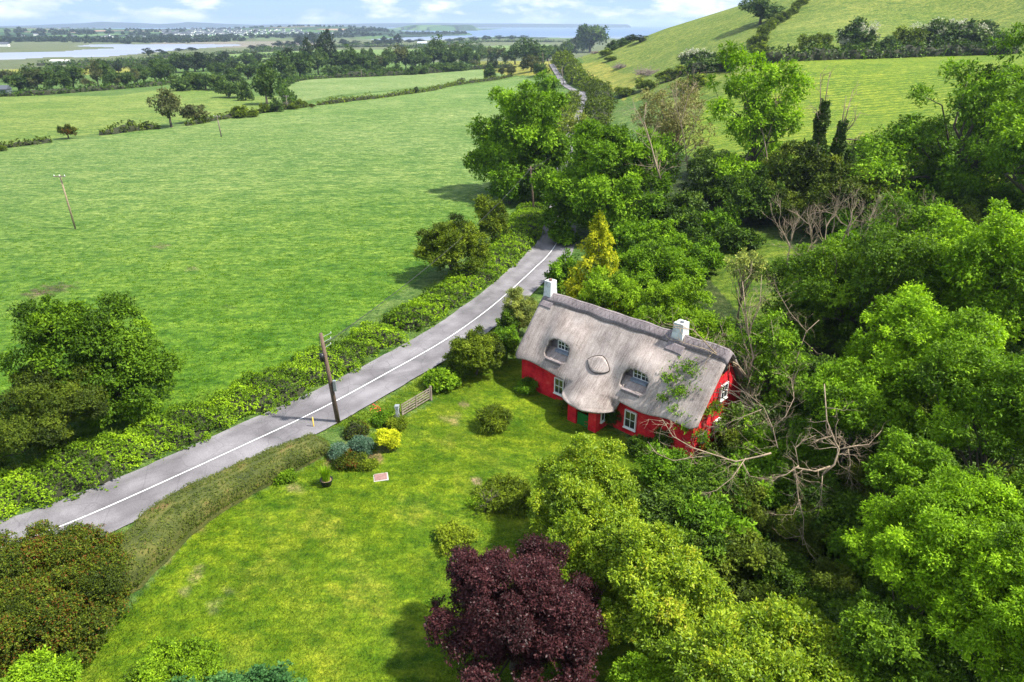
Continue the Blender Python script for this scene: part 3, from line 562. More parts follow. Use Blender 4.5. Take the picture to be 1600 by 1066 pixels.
# ------------------------------------------------------------------ the thatched cottage
CL_, CW, EZ, RZ_ = 16.66, 7.05, 2.0, 7.15
HO = empty('thatched_cottage', (.852, 52.862, 0), -.76)
tag(HO, 'red limewashed cottage with grey thatched roof and two white chimneys', 'cottage')
XP, YE = 7.95, -.66                                                     # porch axis, eave line
def plane_z(Y): return RZ_ - (RZ_ - 2.02) * abs(Y - CW / 2) / (CW / 2 + .8)
def cottage():
    th = -.76
    # walls: slightly uneven limewashed masonry, with real openings filled by the windows standing 4 cm proud
    def wall(x0, y0, x1, y1, zt, name='wall', holes=(), thick=.45):
        pass
    b = MB(); rng = np.random.default_rng(5)
    def grid_wall(p0, p1, ztop, nx=40, nz=8, zb=-2.2):
        p0 = np.array(p0, float); p1 = np.array(p1, float); t = (p1 - p0) / np.linalg.norm(p1 - p0); nrm = np.array([t[1], -t[0]]); n0 = len(b.v)
        for i in range(nx + 1):
            q = p0 + (p1 - p0) * i / nx; zt = ztop(i / nx)
            for j in range(nz + 1):
                z = zb + (zt - zb) * j / nz; bul = .05 * math.sin(q[0] * 1.3 + z) + .03 * math.sin(q[1] * 2.1 + z * 2 + q[0]) + .10 * max(0, .3 - (z + 1) * .4) if 0 < i < nx else 0
                b.v.append((q[0] + nrm[0] * bul, q[1] + nrm[1] * bul, z))
        for i in range(nx):
            for j in range(nz): a = n0 + i * (nz + 1) + j; b.f.append((a, a + nz + 1, a + nz + 2, a + 1))
    grid_wall((0, 0), (CL_, 0), lambda t: 2.35)
    grid_wall((CL_, 0), (CL_, CW), lambda t: min(RZ_ - .35, 2.1 + (RZ_ - 2.5) * (1 - abs(2 * t - 1)) * 1.0), 28)
    grid_wall((CL_, CW), (0, CW), lambda t: 2.2)
    grid_wall((0, CW), (0, 0), lambda t: min(RZ_ - .35, 2.1 + (RZ_ - 2.5) * (1 - abs(2 * t - 1))), 28)
    b.build('wall', M['red'], HO)
    # roof: one undulating thatched skin, thick at eaves and verges
    nx = 230; xs = np.linspace(-.42, CL_ + .42, nx)
    nt = 90
    def outline(x):
        y = YE + .10 * math.sin(x * .9) ; q = (x - XP) / 2.55
        if abs(q) < 1: y = min(y, YE - 1.95 * (1 - q * q) ** .6)
        e = min(x + .42, CL_ + .42 - x); y += .35 * max(0, 1 - e / .5) ** 2
        return y
    def surf(x, y):
        z = plane_z(y); d = (CW / 2 - y)                                   # distance down the slope, plan
        z += .10 * math.sin(math.pi * min(1, d / 4.3)) - .16 * max(0, 1 - d / .5) ** 2
        for xc, w in ((3.7, 1.75), (11.25, 1.95)):                         # swelling hoods over the dormer windows
            gx = math.exp(-((x - xc) / w) ** 4); gy = math.exp(-((y - .75) / 1.35) ** 2) if y > .75 else math.exp(-((y - .75) / .6) ** 2)
            z += .74 * gx * gy
        if y < 2.6:                                                         # porch hood
            zc = 4.30 - .80 * (1.1 - y) if y < 1.1 else 4.30 + (y - 1.1) * .62
            zp = zc - .20 * abs(x - XP) ** 1.9 * (1 + .10 * max(0, 1 - y))
            if abs(x - XP) > 2.5: zp = min(zp, z - .36 * min(1, (abs(x - XP) - 2.5) * 2))
            k = .35; hh = max(k - abs(zp - z), 0) / k; z = max(zp, z) + hh * hh * k * .25
        if y < YE - .11: z = max(zp, 1.34 + .04 * math.sin(x * 3))
        e = min(x + .42, CL_ + .42 - x); z -= .22 * max(0, 1 - e / .35) ** 2
        yo = outline(x); z -= .13 * max(0, 1 - (y - yo) / .30) ** 2
        return z + .028 * math.sin(x * 2.3 + y * 1.1) + .02 * math.sin(y * 3.7 - x * 1.9)
    V = []; 
    for x in xs:
        yo = outline(x)
        for t in np.linspace(0, 1, nt):
            y = CW / 2 + (yo - CW / 2) * t; V.append((x, y, surf(x, y)))
    nb = 40; n1 = len(V)
    for x in xs:
        for t in np.linspace(0, 1, nb)[1:]:
            y = CW / 2 + (CW / 2 + .8) * t; e = min(x + .42, CL_ + .42 - x)
            V.append((x, y, plane_z(y) + .1 * math.sin(math.pi * t) - .16 * max(0, 1 - (y - CW / 2) / .5) ** 2 - .22 * max(0, 1 - e / .35) ** 2 - .26 * max(0, 1 - (CW + .8 - y) / .3) ** 2))
    Fc = []; holes = [(2.50, 4.85, -.10, .60), (10.1, 12.45, -.10, .56)]
    def inhole(x, y):
        for x0, x1, y0, y1 in holes:
            u = (x - (x0 + x1) / 2) / ((x1 - x0) / 2); v = (y - (y0 + y1) / 2) / ((y1 - y0) / 2)
            if abs(u) ** 3.2 + abs(v) ** (3.0 if v > 0 else 9.0) < 1 and abs(u) < (1.0 if v < 0 else 1 - .12 * v): return True
        return False
    for i in range(nx - 1):
        for j in range(nt - 1):
            a = i * nt + j; cxy = [(V[a][0] + V[a + nt + 1][0]) / 2, (V[a][1] + V[a + nt + 1][1]) / 2]
            if inhole(*cxy): continue
            Fc.append((a, a + 1, a + nt + 1, a + nt))
        for j in range(nb - 1):
            a = n1 + i * (nb - 1) + j
            p = i * nt if j == 0 else a - 1; q = (i + 1) * nt if j == 0 else a + nb - 2
            Fc.append((p, q, a + nb - 1, a))
    me = npmesh('roof', V, np.array(Fc), smooth=True)
    bm = bmesh.new(); bm.from_mesh(me); bmesh.ops.recalc_face_normals(bm, faces=bm.faces); bm.to_mesh(me); bm.free()
    if me.polygons[nt * 3].normal.z < 0: me.flip_normals()
    roof = link('roof', me, M['thatch'], HO); md = roof.modifiers.new('thick', 'SOLIDIFY'); md.thickness = .24; md.offset = -1; md.use_rim = True
    # ridge cap with cut lower edge and hazel spars
    def cap(x0, x1, y0, y1, lift, name, mat='thatchridge', scal=0.0, parent=roof, nxx=80):
        b = MB(); N = 8; xx = np.linspace(x0, x1, nxx)
        for x in xx:
            ya = y0 + scal * math.sin(x * 4); 
            for j in range(N + 1):
                y = ya + (y1 - ya) * j / N; yy = y if y <= CW / 2 else CW - y
                lf = lift * (1 if 0 < j < N else 1); b.v.append((x, y, surf(x, yy) + lf))
        for i in range(nxx - 1):
            for j in range(N): a = i * (N + 1) + j; b.f.append((a, a + N + 1, a + N + 2, a + 1))
        me = b.mesh(name, True); o = link(name, me, M[mat], parent); md = o.modifiers.new('t', 'SOLIDIFY'); md.thickness = lift * 1.6; md.offset = -1
        return o
    rc = cap(-.48, 12.3, 2.80, 4.25, .08, 'ridge_cap'); rc2 = cap(12.3, CL_ + .48, 2.80, 4.25, .078, 'ridge_cap')
    cap(12.32, 13.75, 2.3, 2.795, .085, 'chimney_apron', 'thatchridge', nxx=20); cap(-.46, 1.0, 2.42, 2.795, .085, 'chimney_apron', 'thatchridge', nxx=20)
    sp = MB()
    def on(x, y, l=.11): return (x, y, surf(x, y if y <= CW / 2 else CW - y) + l)
    for x in np.arange(-.3, CL_ + .2, .42):
        sp.tube([on(x, 2.9, .085), on(x + .21, 3.14, .085), on(x + .42, 3.4, .085)], .008, 4); sp.tube([on(x + .42, 2.9, .085), on(x + .21, 3.14, .085), on(x, 3.4, .085)], .008, 4)
    for y in (2.9, 3.4):
        sp.tube([on(x, y, .085) for x in np.arange(-.4, CL_ + .4, .4)], .009, 4)
    sp.tube([on(x, 2.78, .03) for x in np.arange(-.45, CL_ + .45, .3)], .03, 4)
    sp.build('spar', M['twine'], rc)
    # ornamental patch where the porch roof meets the main slope
    b = MB(); n = 16; pts = []
    def pat(u, v):                                             # u across, v down: a curved diamond
        x = XP - .15 + u; y = .48 - v; return (x, y, surf(x, y) + .06)
    N = 14
    for i in range(N + 1):
        s_ = -1 + 2 * i / N; wv = .62 * (1 - abs(s_) ** 1.6) ** .8
        for j in range(7):
            q = -1 + 2 * j / 6; b.v.append(pat(s_ * 1.12, .05 + q * wv * (1.0 if q > 0 else .75) + .12 * s_))
    for i in range(N):
        for j in range(6): a = i * 7 + j; b.f.append((a, a + 7, a + 8, a + 1))
    o = b.build('ornamental_patch', M['thatch'], roof, smooth=True); md = o.modifiers.new('t', 'SOLIDIFY'); md.thickness = .10; md.offset = 0
    sp = MB()
    for sgn, kf in ((1, 1.0), (-1, .75)):
        sp.tube([tuple(np.array(pat((-1 + 2 * i / N) * 1.14, .05 + sgn * .64 * kf * (1 - abs(-1 + 2 * i / N) ** 1.6) ** .8 + .12 * (-1 + 2 * i / N))) + [0, 0, .04]) for i in range(N + 1)], .035, 4)
    for u in np.arange(-.8, .85, .2):
        w_ = .55 * (1 - abs(u / 1.12) ** 1.6) ** .8
        sp.tube([tuple(np.array(pat(u, .05 + q * w_ + .12 * u)) + [0, 0, .055]) for q in (-.7, 0, .95)], .01, 4)
    sp.build('spar', M['twine'], o)
    # window maker: frame, glazing bars, dark panes with depth, standing in plane y=y0 facing -Y (or any plane through tf)
    def window(x0, x1, z0, z1, tf, name='window', cols=2, rows=2, fw=.09, sill=True, parent=HO, bars=.04, pr=.07):
        b = MB(); b.box(x0, x1, -pr, .10, z0, z0 + fw, tf); b.box(x0, x1, -pr, .10, z1 - fw, z1, tf)
        b.box(x0, x0 + fw, -pr + .002, .10, z0 + fw, z1 - fw, tf); b.box(x1 - fw, x1, -pr + .002, .10, z0 + fw, z1 - fw, tf)
        for i in range(1, cols):
            x = x0 + (x1 - x0) * i / cols; b.box(x - bars / 2 - (.02 if i * 2 == cols and cols > 2 else 0), x + bars / 2 + (.02 if i * 2 == cols and cols > 2 else 0), -pr + .025, .06, z0 + fw, z1 - fw, tf)
        for j in range(1, rows):
            z = z0 + (z1 - z0) * j / rows; b.box(x0 + fw, x1 - fw, -pr + .028, .06, z - bars / 2, z + bars / 2, tf)
        w = b.build(name, M['white'], parent)
        MB().box(x0 + fw * .5, x1 - fw * .5, -.012, .03, z0 + fw * .5, z1 - fw * .5, tf).build('pane', M['glass'], w)
        if sill: MB().box(x0 - .05, x1 + .05, -pr - .06, .02, z0 - .07, z0 - .002, tf).build('sill', M['white'], w)
        return w
    front = lambda p: (p[0], p[1] - .10, p[2])
    window(3.82, 4.82, .0, 1.46, front); window(10.9, 11.95, -.28, 1.24, front)
    gable = lambda p: (CL_ + .10 - p[1], p[0], p[2])
    w = window(3.25, 4.28, 2.82, 4.12, gable, rows=2); w['label'] = 'upper gable window with four panes'
    window(2.95, 3.85, .25, 1.2, gable)
    MB().box(1.18, 1.9, -.08, .05, .12, .97, gable).build('shutter', M['white'], HO)
    # attic opening under the thatch and a timber post at the back corner
    MB().box(3.2, 3.75, -.06, .02, 5.2, 6.1, gable).build('attic_vent', M['black'], HO)
    # dormers: sloping thatch apron, cheeks, casement set back under the hood
    for (x0, x1, y0, y1), (wa, wb) in zip(holes, ((3.15, 4.6), (10.65, 12.1))):
        xc = (x0 + x1) / 2; yb = 1.05; zf = plane_z(y0) + .02; zb = 3.46
        d = MB(); N = 10; xa, xb = x0 - .25, x1 + .25
        for i in range(N + 1):
            x = xa + (xb - xa) * i / N
            for y, z in ((y0 - .12, zf - .12), (y0 + .02, zf + .02), (.45, 3.14), (yb, zb)): d.v.append((x, y, z))
        for i in range(N):
            for j in range(3): a = i * 4 + j; d.f.append((a, a + 4, a + 5, a + 1))
        d.build('dormer_apron', M['thatch'], roof, smooth=True)
        MB().box(x0 + .35, x1 - .32, y0 - .20, y0 + .02, zf - .16, zf + .10).build('apron_sill', M['thatchridge'], roof, bevel=.03)
        MB().box(wa, wb, yb - .42, yb - .06, zb - .14, zb + .05).build('lead_sill', M['lead'], roof)
        MB().box(xa, xb, yb + .10, yb + .2, zb - .3, zb + 1.3).build('dormer_wall', M['thatchridge'], roof)
        for xx, sg in ((xa, 1), (xb - .06, -1)):
            c = MB(); c.poly([(xx, y0 - .1, zf - .2), (xx, yb + .2, zf - .2), (xx, yb + .2, zb + 1.2), (xx, y1, plane_z(y1) + .1), (xx, y0 - .1, zf - .05)]); c.poly([(p[0] + .06, p[1], p[2]) for p in c.v[:5]][::-1])
            c.build('dormer_cheek', M['thatch'], roof)
        window(wa, wb, zb + .02, zb + .80, lambda p, yb=yb: (p[0], p[1] + yb, p[2]), 'dormer_window', cols=4, rows=2, fw=.07, sill=False, bars=.035)
    # porch: two piers, side walls, green half door, small side window
    b = MB(); PY = -1.72
    for a_, c_ in ((6.55, 7.42), (8.62, 9.38)): b.box(a_, c_, PY, PY + .55, -2.2, 1.35)
    b.box(6.57, 7.0, PY + .56, -.02, -2.2, 1.5); b.box(8.97, 9.36, PY + .56, -.02, -2.2, 1.5); b.box(6.57, 9.36, PY + .02, PY + .5, 1.355, 1.42)
    b.build('porch_wall', M['red'], HO, bevel=.04)
    d = MB(); d.box(7.425, 8.615, PY + .18, PY + .26, -1.0, .22).build('door', M['green'], HO, bevel=.01)
    dd = HO.children[-1]
    MB().box(7.425, 8.615, PY + 1.45, PY + 1.5, -1.0, 1.2).build('inner_door', M['green'], HO)
    MB().box(8.40, 8.52, PY + .14, PY + .18, .02, .08).build('door_latch', M['black'], HO)
    side = lambda p: (9.38 - p[1], p[0], p[2])
    window(-1.12, -.22, -.15, 1.05, side, 'porch_window', cols=2, rows=1)
    # chimneys
    for (xc, s0, zt, nm) in ((.05, .40, 8.05, 'left'), (12.85, .45, 7.95, 'right')):
        b = MB(); rings = [(s0 * 1.15, 6.1), (s0 * 1.12, 6.75), (s0 * 1.03, 7.2), (s0, 7.7), (s0 * .98, zt - .02), (s0 * .94, zt), (s0 * .52, zt + .002), (s0 * .5, zt - .35)]
        for h, z in rings: b.v += [(xc - h * .92, CW / 2 - h, z), (xc + h * .92, CW / 2 - h, z), (xc + h * .92, CW / 2 + h, z), (xc - h * .92, CW / 2 + h, z)]
        for i in range(len(rings) - 1):
            for k in range(4): b.f.append((i * 4 + k, i * 4 + (k + 1) % 4, i * 4 + 4 + (k + 1) % 4, i * 4 + 4 + k))
        c = b.build('chimney', M['chimney'], HO); bv = c.modifiers.new('b', 'BEVEL'); bv.width = .04; bv.segments = 2
        if nm == 'left':
            p = MB(); p.tube([(xc, CW / 2, zt - .3), (xc, CW / 2, zt + .12)], [.16, .14], 12); p.build('chimney_pot', M['slab'], c)
        MB().box(xc - s0 * .5, xc + s0 * .5, CW / 2 - s0 * .54, CW / 2 + s0 * .54, zt - .4, zt - .33).build('flue', M['black'], c)
cottage()

# ------------------------------------------------------------------ banks and hedges that follow a line
def line_pts(P, step=.5):
    P = catmull(P, step) if len(P) > 2 else np.linspace(P[0], P[1], max(2, int(np.linalg.norm(np.array(P[1]) - np.array(P[0])) / step)))
    return np.array(P)
def bank(name, pts, w, h, mat, label, cat, leaf=.18, dens=1.0, k=6, group=None, lump=.35, lumpf=1.0, seed=1, core=M['soil'], ends=True, boxy=.5, aspect=.55, tints=.12, pointy=0, kind=None, cf=.78):
    """a hedge along a line; w half width and h height as numbers or per-point lists"""
    rng = np.random.default_rng(seed); P = line_pts([np.array(p[:2], float) for p in pts], .6); n = len(P)
    T = unit(np.gradient(P, axis=0)); N = np.stack([T[:, 1], -T[:, 0]], 1)
    u = np.linspace(0, 1, n); ww = np.interp(u, np.linspace(0, 1, len(w)), w) if hasattr(w, '__len__') else np.full(n, w)
    hh = np.interp(u, np.linspace(0, 1, len(h)), h) if hasattr(h, '__len__') else np.full(n, h)
    Z = _h(P[:, 0], P[:, 1]); O = np.array([P[n // 2][0], P[n // 2][1], Z[n // 2]])
    L = np.r_[0, np.cumsum(np.linalg.norm(np.diff(P, axis=0), axis=1))]
    ph = rng.uniform(0, 6, 8)
    def lumps(s, a): return 1 + lump * (.45 * np.sin(s * .9 * lumpf + ph[0]) + .3 * np.sin(s * 2.1 * lumpf + a * 1.5 + ph[1]) + .25 * np.sin(s * 3.7 * lumpf - a * 3 + ph[2]) + .25 * np.sin(s * .37 * lumpf + ph[3]))
    def surf(s, a, f=1.0):
        i = np.interp(s, L, np.arange(n)); i0 = np.clip(i.astype(int), 0, n - 2); t = (i - i0)[:, None]
        q = P[i0] * (1 - t) + P[i0 + 1] * t; nn = N[i0]; w_ = np.interp(s, L, ww); h_ = np.interp(s, L, hh); z_ = np.interp(s, L, Z)
        e = np.minimum(s, L[-1] - s); e = np.clip(e / np.maximum(.6, h_ * .7), 0, 1) ** .5 if ends else 1.0
        m = lumps(s, a) * f; ca, sa = np.cos(a), np.sin(a); ca = np.sign(ca) * np.abs(ca) ** boxy; sa = np.abs(sa) ** boxy
        pos = np.c_[q + nn * (ca * w_ * m * e)[:, None], z_ + sa * h_ * m * e]
        nm = unit(np.c_[nn * (np.cos(a) / np.maximum(w_, .1))[:, None], np.sin(a) / np.maximum(h_, .1)]); return pos - O, nm
    root = empty(name, O); tag(root, label, cat, group, kind)
    na = 9; S_ = np.linspace(0.02, L[-1] - .02, n); V = []
    for a in np.linspace(0, math.pi, na): V.append(surf(S_, np.full(n, a), cf)[0])
    V = np.array(V).reshape(-1, 3); i = np.arange(na - 1)[:, None] * n; j = np.arange(n - 1)[None, :]
    F = np.stack([i + j, i + n + j, i + n + j + 1, i + j + 1], -1).reshape(-1, 4)
    link('stems', npmesh('stems', V, F, smooth=True), core, root)  # solid mound inside the hedge, added to block light and hide the ground
    area = (L[-1] * (2 * ww.mean() + 1.6 * hh.mean())); ns = int(dens * area / (.5 * leaf * leaf * aspect * k) * 1.1)
    s = rng.uniform(0, L[-1], ns); ag = np.linspace(0, math.pi, 200); cx = np.sign(np.cos(ag)) * np.abs(np.cos(ag)) ** boxy * ww.mean(); cz = np.abs(np.sin(ag)) ** boxy * hh.mean()
    cl = np.r_[0, np.cumsum(np.hypot(np.diff(cx), np.diff(cz)))]; a = np.interp(rng.uniform(0, cl[-1], ns), cl, ag); a = np.clip(a, .02, math.pi - .02)
    pos, nm = surf(s, a, 1.0); pos += rng.normal(size=(ns, 3)) * leaf * .45
    t = .45 + tints * np.sin(s * .8 + ph[4]) + tints * np.sin(s * 2.7 + a * 3 + ph[5]) + rng.normal(0, .10, ns)
    link('foliage', sprays(rng, pos, nm, k, leaf, leaf * .9, aspect, t, .1), M[mat], root)
    return root
M['hedgecore'] = noisemat('clipped hedge face', [(.028,.040,.008),(.065,.080,.015),(.115,.115,.025),(.17,.095,.042)], .7, bump=.9, bscale=14, pos=[.3,.47,.6,.72], bdist=.12)
M['core'] = noisemat('solid dark hedge core', [(.012,.016,.006),(.035,.04,.014)], 3, bump=.5)
def roadline(s0, s1, off):
    y = RC[:, 1]; i = np.nonzero((y >= s0) & (y <= s1))[0]; i = i[::6] if len(i) > 12 else i
    return [tuple(RC[k] + RN[k] * off) for k in i]
bank('roadside_hedgerow', [(-50, 20.5), (-40, 26)] + roadline(26, 60, -5.6), [2.9,2.8,2.7,2.6], [.85,.95,.95,1.1], 'bramble', 'long low bank of bramble and nettles on the field side of the road', 'hedgerow', leaf=.155, dens=1.15, seed=3, core=M['core'], lump=.36, boxy=.8, tints=.21, aspect=.62)
bank('roadside_hedgerow', roadline(60, 112, -5.7), [2.2,2.6,2.8,2.5], [1.0,1.1,1.4,1.8], 'bramble', 'thick bramble hedgerow between the field bushes and the bend of the road', 'hedgerow', leaf=.2, dens=1.1, seed=4, core=M['core'], lump=.2, boxy=.8, tints=.2, aspect=.7)
bank('roadside_hedgerow', roadline(150, 300, -5.0), 2.2, 2.2, 'haw_bush', 'distant hedge along the left side of the road past the big tree', 'hedgerow', leaf=.7, seed=5, core=M['core'], lump=.5, boxy=.7)
bank('roadside_hedgerow', roadline(190, 330, 5.6), [3.0,3.6,3.4], [3.0,3.8,3.5], 'hawthorn', 'tall hawthorn hedge on the hill side of the far bend', 'hedgerow', leaf=.65, seed=6, core=M['core'], lump=.55, lumpf=.6, boxy=.7)
bank('roadside_hedgerow', roadline(330, 560, 6.2), [3.6,4.2,4.5], [3.6,4.6,4.8], 'haw_bush', 'round topped hedge between the far road and the foot of the hill', 'hedgerow', leaf=.95, seed=7, core=M['core'], lump=.55, lumpf=.35, boxy=.7)
hb = [GR(px, py)[:2] for px, py in [(196,948),(240,900),(272,869),(300,838),(345,806),(420,764),(480,733),(530,706)]]
hm = []
for i, p in enumerate(hb):
    t = np.array(hb[min(i + 1, len(hb) - 1)]) - np.array(hb[max(i - 1, 0)]); t = t / np.linalg.norm(t); hm.append(tuple(np.array(p) + np.array([-t[1], t[0]]) * 1.4))
bank('clipped_hedge', hm, [1.45,1.4,1.3,1.2,1.1], [1.75,1.7,1.5,1.3,1.05], 'hedgeleaf', 'long flat topped clipped hedge with browned top between lawn and road', 'hedge', leaf=.065, dens=.42, seed=8, core=M['hedgecore'], lump=.07, boxy=.30, tints=.10, k=6, cf=.975)
bank('clipped_hedge', [GR(540,688)[:2], GR(575,672)[:2]], [.9,.8], [1.35,1.3], 'berberis', 'short rounded dark end of the garden hedge beside the pole', 'hedge', leaf=.10, dens=.8, seed=9, core=M['core'], lump=.12, boxy=.45, k=7)

# ------------------------------------------------------------------ trees of the near and middle distance
def L_(*a): return list(a)
# left field
tree(168, 568, 48, 106, 118, 'ash_dark', 'field_tree', 'large bushy tree standing alone in the left field hedge', depth=.9, cov=.5, droop=.3, nl=8)
tree(72, 655, 42, 82, 72, 'hawthorn', 'hawthorn_bush', 'dark brownish hawthorn at the foot of the large field tree', 'bush', up_from_ground=True, leaf=.15, cov=.5)
tree(705, 385, 79, 62, 56, 'haw_bush', 'hawthorn_bush', 'wide olive hawthorn bush on the field edge nearest the road bend', 'bush', up_from_ground=True, leaf=.24, cov=.55)
tree(770, 335, 92, 32, 38, 'haw_bush', 'hawthorn_bush', 'smaller round hawthorn just beyond the wide olive bush', 'bush', up_from_ground=True, leaf=.27)
tree(816, 200, 126, 90, 84, 'ash', 'roadside_tree', 'big spreading light green tree between the field and the road', depth=.9, cov=.8, nl=11, up_from_ground=True)
tree(795, 288, 117, 40, 40, 'sycamore', 'roadside_tree', 'low dark green tree beneath the big spreading roadside tree', depth=.9, up_from_ground=True)
tree(850, 300, 116, 38, 45, 'ivy', 'roadside_tree', 'ivy dark tree standing close behind the roadside pole', up_from_ground=True)
tree(856, 131, 235, 25, 24, 'ash', 'roadside_tree', 'small light green tree beside the distant bend, left of the road', up_from_ground=True, cov=.6)
tree(903, 198, 128, 22, 30, 'willow', 'sparse_tree', 'thin grey green tree half hiding the distant road', cov=.22, nl=4, nlimb=24)
tree(948, 272, 97, 104, 96, 'ash', 'roadside_tree', 'huge dense green tree overhanging the road right of the bend', depth=.85, cov=.8, nl=12, up_from_ground=True)
tree(878, 365, 93, 26, 22, 'sycamore', 'roadside_tree', 'low dark green boughs drooping over the road at the bend', cov=.7, nl=4, r0=.1)
# golden conifer and shrubs behind the cottage
def cone_tree(px, top, bot, hw, D, mat, name, label):
    SEED[0] += 1; rng = np.random.default_rng(SEED[0]); T = AT(px, top, D); g = hgt(T[0], T[1]); H = T[2] - g; m = math.hypot(D, 20) / FPX; Rb = hw * m
    root = empty(name, (T[0], T[1], g)); tag(root, label, 'conifer'); n = 1500; t = rng.random(n) ** .7; a = rng.uniform(0, 2 * math.pi, n)
    lay = .75 + .30 * np.sin(t * 26 + 2.2 * np.sin(a * 2)) + .15 * np.sin(a * 5); r = Rb * t ** .75 * lay * rng.uniform(.55, 1.05, n)
    P0 = np.c_[r * np.cos(a), r * np.sin(a), .5 + (H - .5) * (1 - t)]; out = np.c_[np.cos(a), np.sin(a), np.full(n, .35)]
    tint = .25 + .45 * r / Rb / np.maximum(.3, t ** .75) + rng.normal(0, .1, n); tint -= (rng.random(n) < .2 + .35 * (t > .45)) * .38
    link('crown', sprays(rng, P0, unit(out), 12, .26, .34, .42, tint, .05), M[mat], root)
    MB().tube([(0, 0, -.3), (0, 0, H * .9)], [.2, .03], 8).build('trunk', M['bark'], root, smooth=True); return root
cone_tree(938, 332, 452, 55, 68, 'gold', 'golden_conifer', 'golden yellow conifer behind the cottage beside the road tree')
tree(900, 425, 67, 20, 24, 'gold', 'golden_shrub', 'low golden green shrub at the foot of the yellow conifer', 'bush', up_from_ground=True)
tree(868, 418, 74, 16, 18, 'sycamore', 'dark_shrub', 'small dark shrub by the road above the left chimney', 'bush', up_from_ground=True)
tree(1005, 410, 72, 72, 46, 'ash', 'garden_shrub', 'big green shrub between the yellow conifer and the back garden', 'bush', up_from_ground=True, leaf=.22)
tree(960, 445, 64, 60, 28, 'bright', 'garden_shrub', 'bright leafy shrub pressed against the back of the thatch', 'bush', up_from_ground=True, leaf=.2)
tree(1045, 470, 60, 70, 36, 'bright', 'garden_shrub', 'yellow green shrub behind the right chimney', 'bush', up_from_ground=True, leaf=.2)
tree(1110, 500, 56, 48, 40, 'bright', 'garden_shrub', 'light green shrub behind the right end of the ridge', 'bush', up_from_ground=True, leaf=.2)
tree(1100, 400, 78, 34, 28, 'sycamore', 'garden_shrub', 'green shrub at the left edge of the back lawn', 'bush', up_from_ground=True)
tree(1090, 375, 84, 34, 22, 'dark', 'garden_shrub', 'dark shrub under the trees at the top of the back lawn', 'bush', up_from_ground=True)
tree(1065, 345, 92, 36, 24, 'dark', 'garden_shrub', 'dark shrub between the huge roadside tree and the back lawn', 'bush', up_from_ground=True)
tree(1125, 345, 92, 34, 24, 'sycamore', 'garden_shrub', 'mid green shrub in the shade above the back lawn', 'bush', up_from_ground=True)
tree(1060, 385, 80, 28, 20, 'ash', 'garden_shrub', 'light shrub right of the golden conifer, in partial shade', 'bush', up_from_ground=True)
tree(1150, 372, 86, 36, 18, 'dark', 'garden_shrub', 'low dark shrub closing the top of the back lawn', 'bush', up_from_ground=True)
tree(812, 466, 62, 33, 36, 'willow', 'willow_tree', 'small round grey olive tree between the road and the left chimney', cov=.7, leaf=.16, aspect=.28, nl=5, r0=.12, up_from_ground=True)
tree(742, 543, 54, 52, 48, 'haw_bush', 'garden_bush', 'large rounded olive bush on the lawn edge near the gate', 'bush', up_from_ground=True, leaf=.17, cov=.6)
tree(688, 598, 51.5, 30, 24, 'bright', 'garden_bush', 'bright leafy bush where the gate ends', 'bush', up_from_ground=True, leaf=.2, aspect=.65)
tree(790, 535, 57, 26, 36, 'sycamore', 'garden_bush', 'dark green bush squeezed between the lawn and the left gable', 'bush', up_from_ground=True, leaf=.17)
tree(792, 498, 60, 20, 20, 'dark', 'garden_bush', 'small dark bush between the road and the left gable', 'bush', up_from_ground=True, leaf=.17)
for px_, py_, D_, rx_, ry_, m_, l_ in [(985,360,88,40,26,'sycamore','dark green shrub under the huge roadside tree'),(1030,365,86,36,24,'ash','light green shrub right below the huge roadside tree'),(1070,420,74,34,26,'ash','green shrub left of the back lawn'),
        (1075,320,96,34,26,'ivy','ivy shrub at the foot of the broken pale trunk'),(1040,330,95,30,24,'dark','dark shrub at the foot of the huge roadside tree'),(890,400,76,20,16,'sycamore','dark shrub between the bend of the road and the golden conifer')]:
    tree(px_, py_, D_, rx_, ry_, m_, 'garden_shrub', l_, 'bush', up_from_ground=True)
# wood on the right
tree(1186, 190, 106, 70, 112, 'ash_bright', 'ash_tree', 'tall open bright green ash with forked pale stems', depth=.9, cov=.55, nlimb=16, r0=.34, fork=.55, nl=8,
     lobes=[(1180,125,106,52,40),(1145,120,105,30,30),(1215,130,107,34,38),(1150,190,104,30,40),(1225,200,106,30,50),(1250,150,108,22,25),(1180,210,106,35,40),(1140,270,102,30,30),(1165,290,102,30,30)])
tree(1050, 195, 118, 62, 80, 'lichen', 'lichen_tree', 'dying yellowish tree with bare lichened twigs beside the green ash', cov=.16, nlimb=60, nl=8, wood='deadwood', leaf=.3, r0=.28)
tree(1035, 250, 105, 35, 50, 'ash', 'understorey_tree', 'green tree between the overhanging road tree and the dying one', cov=.4)
tree(1105, 285, 102, 42, 58, 'ivy', 'ivy_tree', 'ivy clad dark tree standing under the dying yellowish tree', up_from_ground=True, cov=.6)
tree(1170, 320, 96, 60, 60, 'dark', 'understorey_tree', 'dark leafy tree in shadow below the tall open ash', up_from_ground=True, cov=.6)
tree(1250, 280, 98, 55, 62, 'hawthorn', 'hawthorn_tree', 'dull brownish hawthorn beneath the ivy covered stems', up_from_ground=True, cov=.55)
tree(1330, 300, 88, 60, 55, 'hawthorn', 'hawthorn_tree', 'olive hawthorn tree between the ivy stems and the feathery wood', up_from_ground=True, cov=.5)
tree(1490, 195, 92, 128, 122, 'ash', 'ash_tree', 'very large feathery ash against the upper right field', depth=.8, cov=.42, nlimb=40, nl=10,
     lobes=[(1590,150,92,90,75),(1500,190,92,75,60),(1440,235,90,65,50),(1390,280,88,45,35),(1560,250,90,80,60),(1480,290,88,70,40),(1640,220,92,80,90)])
tree(1650, 210, 78, 110, 90, 'ash', 'ash_tree', 'ash tree cut by the right picture edge below the hill field', cov=.4)
